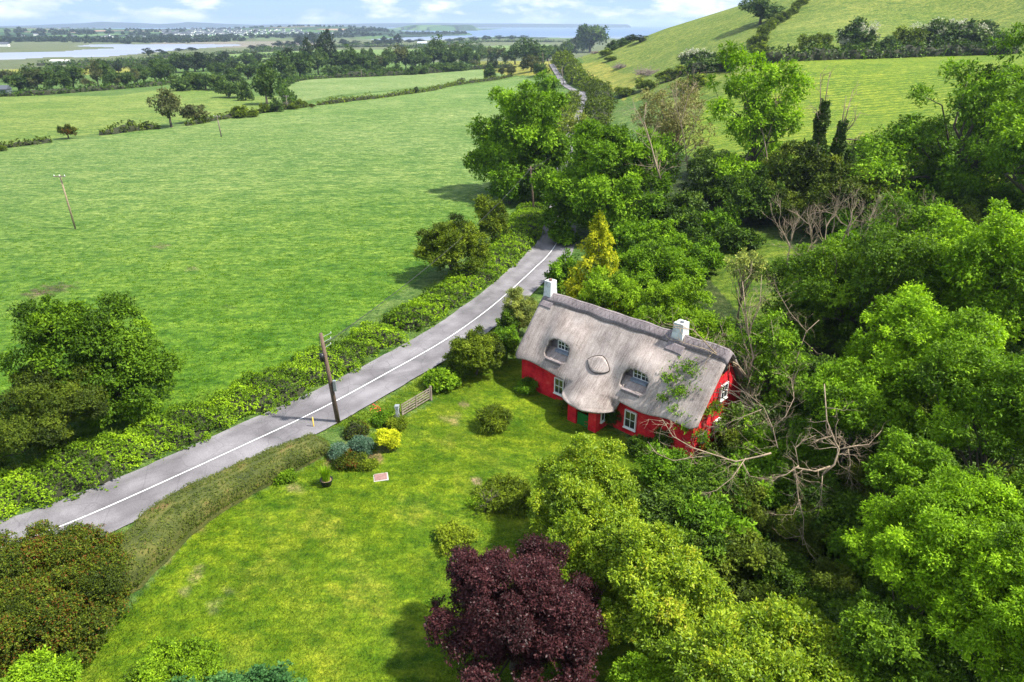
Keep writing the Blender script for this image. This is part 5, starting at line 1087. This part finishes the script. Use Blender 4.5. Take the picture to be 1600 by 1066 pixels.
def pot():
    g = GR(511, 758); root = empty('planted_pot', g); tag(root, 'black tub with upright green leaves on the lawn', 'pot'); b = MB(); prof = [(.30, 0), (.40, .42), (.44, .46), (.42, .50), (.36, .42), (.34, .40)]
    n = 20
    for r_, z in prof: b.v += [(r_ * math.cos(2 * math.pi * k / n), r_ * math.sin(2 * math.pi * k / n), z) for k in range(n)]
    for i in range(len(prof) - 1):
        for k in range(n): b.f.append((i * n + k, i * n + (k + 1) % n, (i + 1) * n + (k + 1) % n, (i + 1) * n + k))
    b.build('tub', M['black'], root, smooth=True); MB().tube([(0, 0, .36), (0, 0, .40)], .35, 16).build('earth', M['soil'], root)
    rng = np.random.default_rng(3); V = []; F = []; T = []
    for i in range(170):
        a = rng.uniform(0, 6.28); r_ = rng.uniform(0, .25); L = rng.uniform(.7, 1.25); d = np.array([math.cos(a), math.sin(a), 0]); s = np.array([-d[1], d[0], 0]) * .035; ou = rng.uniform(.05, .45)
        for t in (0, .5, 1): q = d * (r_ + ou * L * t * t) + np.array([0, 0, .4 + L * t]); w = (1 - t) ** .7 + .02; V += [q - s * w, q + s * w]
        k = i * 6; F += [(k, k + 1, k + 3, k + 2), (k + 2, k + 3, k + 5, k + 4)]; T += [rng.uniform(.3, .9)] * 2
    link('leaves', npmesh('leaves', V, F, {'tint': ('FLOAT', 'FACE', T)}), M['bright'], root)
pot()
g = GR(595, 746); root = empty('drain_cover', g, .25); tag(root, 'small square pinkish cover slab set in the lawn', 'cover slab')
MB().box(-.42, .42, -.36, .36, -.05, .06).build('slab', M['slab'], root, bevel=.015); MB().box(-.5, .5, -.44, .44, -.06, .03).build('surround', M['concrete'], root, bevel=.01)
def rose():
    g = GR(760, 800); root = empty('standard_rose', g); tag(root, 'gnarled old rose stem with a few leaves on the lawn edge', 'plant'); b = MB(); rng = np.random.default_rng(8)
    b.tube([(-.1, 0, -.1), (-.05, 0, .5), (.1, 0, .9), (.35, 0, 1.0)], [.09, .08, .06, .05], 6)
    for _ in range(9): bare(rng, (rng.uniform(-.05, .35), 0, rng.uniform(.5, 1.0)), (rng.normal() * .6, rng.normal() * .6, .8), .8, .03, 1, b)
    b.build('stem', M['bark'], root, smooth=True); n = 130; P0 = rng.normal(size=(n, 3)) * np.array([.5, .5, .3]) + np.array([.05, 0, 1.1]); link('leaves', sprays(rng, P0, unit(rng.normal(size=(n, 3)) + np.array([0, 0, 1.])), 5, .1, .1, .6, None), M['haw_bush'], root)
rose()

# ------------------------------------------------------------------ long grass: tufts in the near part of the field and along the lawn edges
def tufts(poly, n, seed, h, w, mat, name, label, cond=None, sprd=.15):
    rng = np.random.default_rng(seed); xs = [p[0] for p in poly]; ys = [p[1] for p in poly]
    x = rng.uniform(min(xs), max(xs), n * 3); y = rng.uniform(min(ys), max(ys), n * 3); k = in_poly(x, y, poly)
    if cond is not None: k &= cond(x, y)
    k &= rng.random(n * 3) < (.35 + .65 * (np.sin(x * .55 + 1.3 * np.sin(y * .21)) * np.sin(y * .43 + x * .1) > -.15)); x = x[k][:n]; y = y[k][:n]; z = _h(x, y); n = len(x)
    nb = 4; X = np.repeat(x, nb) + rng.normal(0, sprd, n * nb); Y = np.repeat(y, nb) + rng.normal(0, sprd, n * nb); Z = np.repeat(z, nb); a = rng.uniform(0, 6.28, n * nb); hh = h * rng.uniform(.4, 1.25, n * nb)
    d = np.stack([np.cos(a), np.sin(a), np.zeros(n * nb)], 1); le = rng.uniform(.2, .9, n * nb)[:, None] * hh[:, None]; wi = np.array([.55, -.2, 0]) * h * .8
    B0 = np.stack([X, Y, Z], 1); V = np.stack([B0 - d * w, B0 + d * w, B0 + np.stack([-d[:, 1], d[:, 0], d[:, 2]], 1) * le + wi + np.array([0, 0, 1.]) * hh[:, None]], 1).reshape(-1, 3)
    t = np.clip(np.repeat(rng.normal(.5, .16, n), nb) + rng.normal(0, .1, n * nb), 0, 1)
    o = link(name, npmesh(name, V, np.arange(len(V)).reshape(-1, 3), {'tint': ('FLOAT', 'FACE', t)}), M[mat]); tag(o, label, 'grass', kind='stuff'); return o
M['pasture'] = leafmat('pasture grass blades', [(.075,.155,.010),(.105,.20,.016),(.16,.26,.04)], trans=.5, rough=.6, spec=.1)
M['turf'] = leafmat('lawn grass blades', [(.09,.16,.008),(.135,.215,.010),(.20,.26,.025)], trans=.35, rough=.6, spec=.15)
RT_ = np.random.default_rng(9)
tufts([p for p in FIELD_A], 90000, 5, .12, .07, 'pasture', 'pasture_grass', 'tussocky green pasture grass of the large left field', cond=lambda x, y: RT_.random(len(x)) < np.clip((135 - np.hypot(x, y)) / 75, 0, 1))
tufts(LAWN, 45000, 6, .05, .03, 'turf', 'lawn_grass', 'short bright yellow green lawn grass')
tufts(VERGE, 6000, 7, .12, .035, 'turf', 'verge_grass', 'grass of the road verge beside the gate')

def edge_grass(off, s0, s1, wid, n, seed, h, label):
    y = RC[:, 1]; k = np.nonzero((y >= s0) & (y <= s1))[0]; a = [tuple(RC[q] + RN[q] * (off - wid)) for q in k]; b_ = [tuple(RC[q] + RN[q] * (off + wid)) for q in k]
    tufts(a + b_[::-1], n, seed, h, .035, 'grasstuft', 'verge_grass', label, sprd=.2)
edge_grass(-3.15, 20, 105, .35, 5000, 71, .22, 'grass and weeds creeping over the field side edge of the road')
edge_grass(-8.6, 20, 110, .9, 9000, 72, .42, 'long pale grass between the bramble bank and the left field')
edge_grass(2.95, 24, 75, .25, 3000, 73, .16, 'short grass creeping over the garden side edge of the road')

def weeds():
    rng = np.random.default_rng(31); xs = [p[0] for p in LAWN]; ys = [p[1] for p in LAWN]; n = 700; x = rng.uniform(min(xs), max(xs), n); y = rng.uniform(min(ys), max(ys), n); k = in_poly(x, y, LAWN) & (rng.random(n) < .15 + .7 * (np.sin(x * .5) * np.sin(y * .6) > .25)); x = x[k]; y = y[k]; m = 9; P0 = np.c_[x, y, _h(x, y) + .03]
    P0 = np.repeat(P0, m, 0) + rng.normal(size=(len(x) * m, 3)) * np.array([.13, .13, .01]); d = unit(rng.normal(size=P0.shape) * np.array([1, 1, .15])); me = leaves_mesh('lawn_weeds', P0, d, np.tile([0, 0, 1.], (len(P0), 1)) + rng.normal(size=P0.shape) * .3, rng.uniform(.07, .16, len(P0)), .5, rng.uniform(.1, .5, len(P0)))
    tag(link('lawn_weeds', me, M['bramble']), 'dark broad leaved weeds scattered in the lawn grass', 'weeds', kind='stuff')
weeds()

# ------------------------------------------------------------------ the far landscape
def proto_tree(mat, seed, Rr=5.0, H=11.0, leaf=.7, cov=.6, n=6, kind='round'):
    rng = np.random.default_rng(seed)
    if kind == 'bush': LB = auto_lobes(rng, (0, 0, H * .42), Rr, Rr, H * .55, n)
    else: LB = auto_lobes(rng, (0, 0, H * .50), Rr, Rr, H * .50, n)
    cr = Rr * .27; area = sum(4 * math.pi * ((l[3] * l[4]) ** .8) for l in LB) * .5; nc = int(area / (math.pi * cr * cr)); ns = max(2, cov * 12.57 * cr * cr / (6 * .5 * leaf * leaf * .6))
    me, cc, _ = crown(rng, LB, nc, cr, ns, 6, leaf, None, .6, -.5, .8, .3); me.materials.append(M[mat])
    st = limbs(rng, (0, 0, 0), cc, .35, 9, fork=.4).mesh('trunk'); st.materials.append(M['bark']); return me, st, Rr, H
PT = {'g': [proto_tree('fargreen', 101), proto_tree('fargreen', 102, n=8)], 'o': [proto_tree('farolive', 103, cov=.5), proto_tree('farolive', 104, n=5, cov=.45)], 'd': [proto_tree('fardark', 105), proto_tree('fardark', 106, Rr=4.2)],
      'b': [proto_tree('fargreen', 107, kind='bush', H=8), proto_tree('fargreen', 108, kind='bush', H=8)], 'w': [proto_tree('fargreen', 109, kind='bush', H=8, cov=.5), proto_tree('fargreen', 110, kind='bush', H=8, cov=.5)],
      'h': [proto_tree('haw_bush', 111, kind='bush', H=8, leaf=.6)], 'r': [proto_tree('berberis', 112, Rr=4.5, H=8, leaf=.5)], 'm': [proto_tree('blossom', 113, kind='bush', H=8, leaf=.45, cov=.24)]}
rngF = np.random.default_rng(33)
def far_tree(px, base, hpx, wpx, k, label=None, group=None, cat='tree', name='distant_tree'):
    g = GR(px, base); dist = math.hypot(math.hypot(g[0], g[1]), CAMZ - g[2]); m = dist / FPX; P = PT[k]; me, st, Rr, H = P[int(rngF.integers(0, len(P)))]
    o = empty(name, g, rngF.uniform(0, 6.28)); s = wpx * m / (Rr * 1.0); sz = hpx * m / (H * 1.0); o.scale = (s, s, sz); tag(o, label, cat, group)
    link('crown', me, None, o); link('trunk', st, None, o); return o
GL = {'A': ('tree in the row along the far edge of the left field', 'trees along the far edge of the left field'), 'B': ('tree in the wood left of the big corner tree', 'trees of the left distant wood'),
      'W': ('low willow in the thicket at the far left field corner', 'willows at the field corner'), 'C': ('tree in the row behind the second field', 'trees behind the second field'),
      'D': ('green tree in the cluster left of the far road crest', 'trees near the far road crest'), 'E': ('small far tree on the low ground by the estuary', 'trees near the estuary')}
FT = """A 30 143 24 14 g;A 46 142 30 15 g;A 60 142 26 13 o;A 83 141 26 15 g;A 101 141 28 10 g;A 116 139 33 15 g;A 140 140 14 8 o;A 155 138 34 11 o;A 173 137 33 13 g;A 181 136 17 8 o;A 196 135 21 11 g;A 211 133 20 9 o
A 10 128 14 12 o;A 0 122 10 10 g;A 168 116 18 8 d;A 186 115 16 9 d;A 208 113 12 7 g;A 222 112 10 6 g
B 226 131 24 13 g;B 243 129 28 13 g;B 258 128 26 13 g;B 238 116 20 13 d;B 256 113 20 14 g;B 275 113 24 15 g;B 292 114 24 14 d;B 305 112 26 14 g;B 318 112 24 14 d;B 335 110 22 14 d;B 352 106 20 13 d;B 366 110 16 10 g;B 385 106 20 14 g;B 402 104 20 13 d;B 345 120 22 14 g;B 366 122 22 14 d;B 388 124 24 15 g;B 410 120 22 14 g;B 428 112 20 12 d
W 283 142 22 17 w;W 302 140 25 17 w;W 322 140 24 16 w;W 341 141 24 16 w;W 358 152 24 16 w;W 372 153 22 14 w;W 384 157 24 11 b;W 365 130 18 15 b
C 440 122 34 18 g;C 455 120 40 20 d;C 469 120 40 21 g;C 484 114 50 12 d;C 498 117 34 16 g;C 512 113 54 16 d;C 524 112 34 14 g;C 538 113 34 17 g;C 553 114 36 16 g;C 569 114 32 16 g;C 585 112 24 13 o;C 575 104 26 11 b;C 603 111 30 14 g;C 618 110 34 17 o;C 634 109 30 14 g;C 650 108 28 13 g;C 664 107 24 11 g;C 678 106 42 18 g;C 694 106 30 14 g;C 708 106 32 15 g;C 723 105 32 14 g;C 738 102 20 11 g;C 750 100 22 12 g
C 660 116 12 10 b;C 645 117 12 10 b;C 675 114 14 12 b;C 690 113 14 12 b;C 705 112 14 12 b;C 720 111 13 11 b;C 590 119 14 12 b;C 540 119 14 14 b;C 560 119 14 14 b;C 605 118 12 10 b;C 620 117 14 10 b;C 520 120 16 14 b
D 742 105 10 7 o;D 762 98 22 12 o;D 776 98 22 12 g;D 790 100 22 13 o;D 805 101 30 16 g;D 820 103 36 18 g;D 838 102 34 18 g;D 856 96 26 14 g;D 868 94 24 14 g;D 880 94 26 13 g;D 893 88 24 12 d;D 770 108 14 9 d;D 830 112 24 13 o;D 843 118 20 11 g;D 818 110 12 8 d;D 985 66 10 12 d;D 1000 66 10 12 d;D 972 72 10 12 b;D 958 78 12 10 b;D 752 88 18 12 g;D 730 90 20 13 g;D 712 92 22 14 o
E 232 87 10 8 d;E 256 86 5 6 d;E 262 90 5 7 d;E 249 81 3 6 d;E 280 80 4 7 d;E 300 79 4 8 d;E 436 74 9 9 d;E 453 74 8 9 d;E 470 74 15 11 d;E 490 71 17 8 d;E 507 72 9 9 d;E 518 70 15 7 d;E 538 72 9 9 d;E 556 71 7 9 d;E 590 71 8 9 d;E 601 70 11 7 d;E 622 70 14 8 d;E 610 71 9 8 d;E 575 72 6 9 d;E 656 66 5 8 d;E 640 67 5 8 d;E 702 66 5 8 d;E 720 65 6 9 d;E 740 64 6 9 d;E 760 63 6 9 d;E 780 62 6 9 d;E 800 62 6 9 d;E 818 62 6 9 d;E 410 76 6 9 d;E 395 77 5 8 d;E 150 106 5 8 d;E 50 122 6 8 d;E 90 118 5 8 d"""
SPLIT = {'A': [(90, ', left end'), (165, ', middle'), (999, ', right end')], 'B': [(280, ', left half'), (345, ', centre'), (999, ', right half')], 'W': [(330, ', left ones'), (999, ', right ones')],
         'C': [(500, ', left of the tallest'), (600, ', by the tallest'), (680, ', centre right'), (999, ', right end')], 'D': [(800, ', outer ones'), (860, ', beside the road'), (1999, ', by the sea side tree')],
         'E': [(350, ', on the left'), (530, ', left of centre'), (640, ', right of centre'), (999, ', on the right')]}
for ln in FT.replace('\n', ';').split(';'):
    a = ln.split(); px = float(a[1]); kk = {'g': 'green', 'o': 'olive', 'd': 'dark', 'b': 'bushy', 'w': 'rounded'}[a[5]]; sfx = [t for lim, t in SPLIT[a[0]] if px < lim][0]; lab, grp = GL[a[0]]
    far_tree(px, float(a[2]), float(a[3]), float(a[4]), a[5], kk + ' ' + lab.replace('rounded ', '').replace('dark green ', '').replace('green ', '') + sfx, kk + ' ' + grp + sfx)
for a in [(417,163,54,20,'g','biggest dark tree at the corner where the far fields meet'),(448,124,13,10,'b','small round bush before the dark tree row'),(922,82,44,25,'g','large spreading tree above the far road, against the sea'),
          (910,80,30,12,'d','narrower tree joined to the left of the large one against the sea'),(107,217,18,11,'r','small russet thorn tree alone in the left field hedge'),(268,199,50,22,'o','tall ragged tree standing in the left field hedge'),
          (306,192,26,18,'o','broad low thorn tree right of the tall ragged one'),(375,184,20,14,'h','low dark thorn bush in the middle of the field hedge'),(415,176,16,9,'h','small thorn bush below the biggest dark tree'),
          (433,175,18,9,'b','round bush under the biggest dark tree'),(472,168,14,9,'h','twin lobed bush right of the third pole'),(460,171,10,8,'h','small bush just right of the third pole'),(488,169,6,5,'r','tiny reddish bush at the end of the hedge bushes'),
          (206,203,14,6,'d','left of two small dark bushes on the left field hedge'),(231,202,11,6,'d','right of two small dark bushes on the left field hedge'),(766,124,21,10,'b','round topped bush on the field edge before the far trees'),
          (784,120,14,8,'o','small thorn left of the far end of the second field'),(799,119,16,9,'o','thorn tree at the far end of the second field'),(3,236,10,8,'h','dark bush at the left picture edge'),(650,146,9,5,'d','dark little bush on the thin hedge line of the second field'),
          (722,129,7,6,'d','small dark bush near the end of the thin hedge line'),(395,183,12,10,'h','low dark bush between the two thorn bushes')]:
    far_tree(*a[:5], label=a[5], cat='tree' if a[2] > 18 else 'bush', name='distant_tree' if a[2] > 18 else 'field_bush')
# hill side bushes and hedges
def hill_bush(px, base, hpx, wpx, k, label, group=None): return far_tree(px, base, hpx, wpx, k, label, group, 'bush', 'hill_bush')
far_tree(1187, 38, 36, 26, 'g', 'spreading tree on the hillside at the top of its hedge', None)
for i, (px, py, w_, h_) in enumerate([(1183,84,15,16),(1175,72,10,14),(1190,68,11,13),(1192,56,11,12),(1200,48,11,12),(1209,41,9,10),(1218,36,9,10),(1227,30,9,9),(1236,23,8,9),(1243,16,8,9),(1250,9,8,9),(1257,3,7,8),(1180,92,16,14)]):
    hill_bush(px, py, h_ + 3, w_, 'h', 'dark bush in the hedge climbing the hill to the skyline', 'bushes of the climbing hedge')
for a in [(1262,82,28,18,'h','dark bush at the left end of the hedge below the hill'),(1284,74,22,14,'h','brownish rounded bush in the hedge below the hill'),(1275,88,20,18,'h','low dark bush beneath the brownish rounded one'),
          (1332,80,38,26,'b','largest round green bush in the hedge below the hill'),(1350,72,22,12,'h','brown bush joined to the right of the largest round one'),(1415,80,36,24,'h','dark dense thorn left of the blossoming ones'),
          (1450,80,34,24,'b','green thorn with some white blossom'),(1485,80,38,26,'b','thorn with the thickest white blossom'),(1525,80,32,26,'b','blossoming thorn near the right end of the hill hedge'),(1560,84,26,20,'b','green bush at the right end of the hill hedge'),
          (1385,84,20,20,'b','low bush between the round one and the dense thorn'),(1090,108,28,26,'b','hawthorn bush in blossom at the foot of the hill'),(1125,112,26,24,'b','green hawthorn beside the blossoming one at the foot of the hill'),
          (1060,122,22,22,'h','dark bush left of the foot of hill hawthorns'),(1040,128,18,20,'h','dull bush near the heap of cut branches'),(945,88,13,9,'h','upper dark bush on the lower hill slope'),(953,95,8,9,'h','lower dark bush on the lower hill slope'),
          (1010,140,18,20,'h','dull olive bush below the heap of cut branches'),(1080,140,26,24,'h','dull olive bush above the dying tree'),(975,150,16,18,'h','bush at the bottom of the hill slope by the road hedge'),(1150,100,18,20,'h','dark bush under the climbing hedge')]:
    hill_bush(*a)
for px, base, h_, w_, l in [(1484,79,38,25,'thick white blossom over the brightest thorn'),(1450,79,33,22,'lighter white blossom over the green thorn'),(1524,79,31,24,'white blossom over the right thorn'),(1092,107,28,24,'white blossom on the foot of hill hawthorn'),(1335,79,36,22,'faint blossom on the largest round bush')]:
    o = far_tree(px, base, h_, w_, 'm', l, None, 'blossom', 'hawthorn_blossom'); bpy.data.objects.remove(o.children[-1])
bank('hill_hedge', [GR(px, py)[:2] for px, py in [(1080,118),(1130,108),(1200,98),(1300,93),(1400,90),(1500,87),(1590,84)]], 3.0, 3.6, 'ivy', 'dense low hedge along the foot of the steep hill', 'hedge', leaf=.9, dens=.8, seed=31, core=M['core'], lump=.4, lumpf=.4, boxy=.7)
def fieldbank(pts, w, h, label, seed, mat='hawthorn', leaf=.6, lf=.4, name='field_hedge'):
    return bank(name, [GR(px, py)[:2] for px, py in pts], w, h, mat, label, 'hedge', leaf=leaf, dens=.7, seed=seed, core=M['core'], lump=.55, lumpf=lf, boxy=.8)
fieldbank([(155,212),(185,208),(215,204),(250,201)], 1.3, [1.2,1.8,1.9,.9], 'dark low hedge piece with two bushes in the left field', 41)
fieldbank([(292,197),(330,189),(370,183),(420,175),(480,167)], 1.3, [1.6,1.3,1.5,1.8,1.5], 'ragged hedge joining the tall ragged tree and the third pole', 42)
fieldbank([(495,165),(550,158),(610,151),(660,144),(720,132),(800,119)], 1.2, [1.6,1.3,1.2,1.3,1.8,1.4], 'thin hedge line between the large field and the second field', 43, 'haw_bush', .55)
fieldbank([(-40,240),(10,231),(50,226),(80,222)], 1.2, [1.8,1.2,.8], 'low hedge at the left picture edge', 44)
fieldbank([(-20,152),(60,149),(140,143),(215,137),(270,131)], 2.0, 2.4, 'dark hedge at the far side of the left field', 45, 'dark', .9, .2)
fieldbank([(425,168),(455,164),(440,140),(470,126),(520,122)], 1.6, 2.2, 'hedge at the left end of the second field', 46, 'dark', .8, .3)
fieldbank([(520,122),(600,119),(680,114),(740,109),(800,106)], 2.2, 3.4, 'dark hedge running under the row of trees behind the second field', 47, 'dark', 1.0, .2)
fieldbank([(-20,118),(60,116),(130,108),(230,100)], 3.5, 3.5, 'hedge between two fields beyond the left row of trees', 48, 'dark', 1.5, .1)
fieldbank([(60,103),(140,100),(220,97),(300,97)], 5, 3.5, 'long dark hedge on the near side of the estuary marsh', 49, 'dark', 2.0, .1)
fieldbank([(230,92),(300,88),(370,84),(440,80),(480,79)], 4, 3.5, 'hedge of the pale far fields left of centre', 50, 'dark', 2.0, .1)
fieldbank([(290,97),(350,93),(420,90),(440,86)], 4, 3, 'short dark hedge between the pale far fields', 51, 'dark', 2.0, .1)
fieldbank([(640,76),(700,70),(760,66),(830,66),(880,66)], 6, 4, 'dark hedge along the far shore fields', 52, 'dark', 2.4, .08)
fieldbank([(400,80),(480,76),(560,74),(640,73)], 6, 5, 'dark hedge in front of the mud flats', 53, 'dark', 2.4, .08)
# heaps of cut branches on the hill foot
def brush(px, py, r_px, hpx, label, seed):
    rng = np.random.default_rng(seed); g = GR(px, py); m = g[1] / FPX; Rr = r_px * m; H = hpx * m; b = MB()
    for _ in range(150):
        a = rng.uniform(0, 6.28); r = Rr * math.sqrt(rng.random()) * .7; p = np.array([r * math.cos(a), r * math.sin(a) * .7, H * rng.uniform(0, .6) * (1 - r / Rr)]); d = unit(np.array([rng.normal() * 1.2 + .5, rng.normal(), rng.uniform(.0, .7)]))
        b.tube([p, p + d * Rr * .35, p + d * Rr * .6 + np.array([0, 0, -.05 * H])], [.10, .07, .03], 4)
    o = b.build('brush_pile', M['greywood'], None, loc=g); tag(o, label, 'branch heap')
brush(968, 107, 12, 10, 'smaller heap of cut branches on the lower hill slope', 1); brush(1010, 118, 24, 14, 'largest brown heap of cut branches at the foot of the hill', 2); brush(930, 84, 7, 5, 'faint heap of cut branches beside the large sea side tree', 3)
# little fence posts on the hill foot
pp = GR(909, 92); o = MB().tube([(0, 0, 0), (0, 0, 1.6)], .12, 5).build('fence_post', M['greywood'], None, loc=pp); tag(o, 'small fence post at the foot of the hill near the far road', 'post')

def house(name, px, py, wpx, hpx, label, wall, roofm, group=None, rz=None, deep=.7, cat='house', parts=True):
    g = GR(px, py); m = math.hypot(g[0], g[1]) / FPX; Wd = wpx * m; Hh = hpx * m; rz = rngF.uniform(-.5, .5) if rz is None else rz; d = Wd * deep; root = empty(name, g, rz); tag(root, label, cat, group)
    MB().box(-Wd / 2, Wd / 2, -d / 2, d / 2, -3, Hh * .55).build('wall', M[wall], root)
    b = MB(); h0, h1 = Hh * .56, Hh; x0, x1 = -Wd / 2 - .3, Wd / 2 + .3; y0 = d / 2 + .3
    b.v = [(x0, -y0, h0), (x1, -y0, h0), (x1, y0, h0), (x0, y0, h0), (x0, 0, h1), (x1, 0, h1)]; b.f = [(0,1,5,4), (2,3,4,5), (0,4,3), (1,2,5), (3,2,1,0)]
    b.build('roof', M[roofm], root); return root
M['slate'] = plain('slate roof', (.07,.08,.10), .7); M['tinroof'] = plain('pale metal roof', (.45,.5,.56), .5); M['cream'] = plain('cream house wall', (.70,.70,.66), .8); M['barn'] = plain('dark barn wall', (.10,.12,.13), .8)
house('barn', 5, 147, 16, 10, 'dark shed with grey roof at the left picture edge', 'barn', 'slate', rz=.1, cat='barn')
house('farmhouse', 352, 117, 10, 9, 'white gabled farmhouse half hidden in the left wood', 'cream', 'tinroof', rz=1.2); house('farm_shed', 367, 115, 14, 6, 'low grey farm roof right of the white gable', 'barn', 'slate', rz=.1, cat='barn')
house('barn', 660, 71, 13, 5, 'long grey roofed barn on the green field before the sea', 'barn', 'tinroof', rz=.1, cat='barn'); house('cottage', 648, 101, 6, 7, 'tiny pale building among the dark tree row', 'cream', 'slate', rz=.4)
house('polytunnel', 97, 98, 26, 3.4, 'long white polytunnel by the estuary marsh', 'cream', 'cream', rz=-.05, deep=.3, cat='polytunnel'); house('house', 8, 73, 9, 5, 'white building on the far shore at the left edge', 'cream', 'slate')
rngF = np.random.default_rng(5)
def town(n, x0, x1, y0, y1, ws, label, group):
    for _ in range(n):
        px = rngF.uniform(x0, x1); py = rngF.uniform(y0, y1) + (px - x0) / (x1 - x0) * 1.0; house('town_house', px, py, rngF.uniform(2.2, ws), rngF.uniform(2.0, 3.0), label, 'cream', 'slate', group)
town(70, 255, 300, 49.5, 55, 4.2, 'white house in the left part of the distant town', 'houses in the left part of the distant town')
town(110, 300, 400, 47, 55.5, 4.0, 'white house in the middle of the distant town', 'houses in the middle of the distant town')
town(60, 400, 480, 46.5, 55, 3.8, 'white house in the right part of the distant town', 'houses in the right part of the distant town')
town(26, 20, 250, 55, 63, 3.6, 'scattered white house on the far shore left of the town', 'scattered houses left of the town')
town(16, 480, 570, 52, 57, 3.2, 'small white house on the far spit of land', 'houses on the far spit')
town(6, 295, 312, 61, 63.5, 4.6, 'larger white building on the shore below the town', 'large buildings below the town')
# far woods that read as one mass each
def wood(pts, n, w, h, leaf, mat, label, seed, kind='woodland'):
    rng = np.random.default_rng(seed); W_ = line_pts([np.array(flat(px, py, -19)) for px, py in pts], 40); i = rng.integers(0, len(W_), n); x = W_[i, 0] + rng.normal(0, w, n); y = W_[i, 1] + rng.normal(0, w * 1.6, n); z = _h(x, y)
    k = 26; x = np.repeat(x, k); y = np.repeat(y, k); z = np.repeat(z, k); d = sphere_dirs(rng, len(x), -.1); R_ = np.repeat(rng.uniform(.6, 1.3, n), k)
    P0 = np.c_[x + d[:, 0] * h * .8 * R_, y + d[:, 1] * h * .8 * R_, z + (d[:, 2] * .9 + .1) * h * R_]; tt = np.repeat(rng.normal(.45, .16, n), k)
    o = link(kind, sprays(rng, P0, d, 3, leaf, leaf * .6, .7, tt, 0), M[mat]); tag(o, label, 'woodland', kind='stuff')
wood([(-200,66),(0,66),(60,66),(110,65)], 200, 40, 8, 6, 'fardark', 'dark wood along the left end of the far shore', 61)
wood([(150,66.5),(200,66),(280,66),(340,65)], 150, 35, 8, 6, 'fardark', 'dark trees along the far shore below the town', 62)
wood([(-100,46.5),(0,46.5),(60,47),(110,47.5)], 110, 80, 9, 8, 'fardark', 'dark woods on the hill at the far left', 63)
wood([(240,61.5),(320,61.5),(420,61),(520,60),(570,59)], 170, 60, 7, 6, 'fardark', 'trees between the distant town and the mud flats', 64)
wood([(250,53),(330,51),(400,50),(500,50),(560,52)], 120, 170, 6, 6, 'fardark', 'trees and gardens scattered through the distant town', 65)
wood([(540,57),(600,54.5),(660,54),(725,53.4)], 90, 20, 9, 7, 'fardark', 'dark tree line on the far spit reaching into the bay', 66)
wood([(0,58),(80,58),(160,58),(240,58)], 90, 130, 8, 7, 'fardark', 'scattered trees over the fields of the far shore', 67)

# ------------------------------------------------------------------ the air: one closed box of even haze round everything
def haze():
    m, nt, out, L = newmat('haze'); v = NN(nt, 'ShaderNodeVolumePrincipled', Density=.85e-4, Anisotropy=.25); v.inputs['Color'].default_value = (.62, .78, 1.0, 1); L(v.outputs[0], out.inputs['Volume'])
    o = MB().box(-40000, 40000, -700, 19500, -30, 118).build('haze', m); tag(o, kind='stuff')
haze()
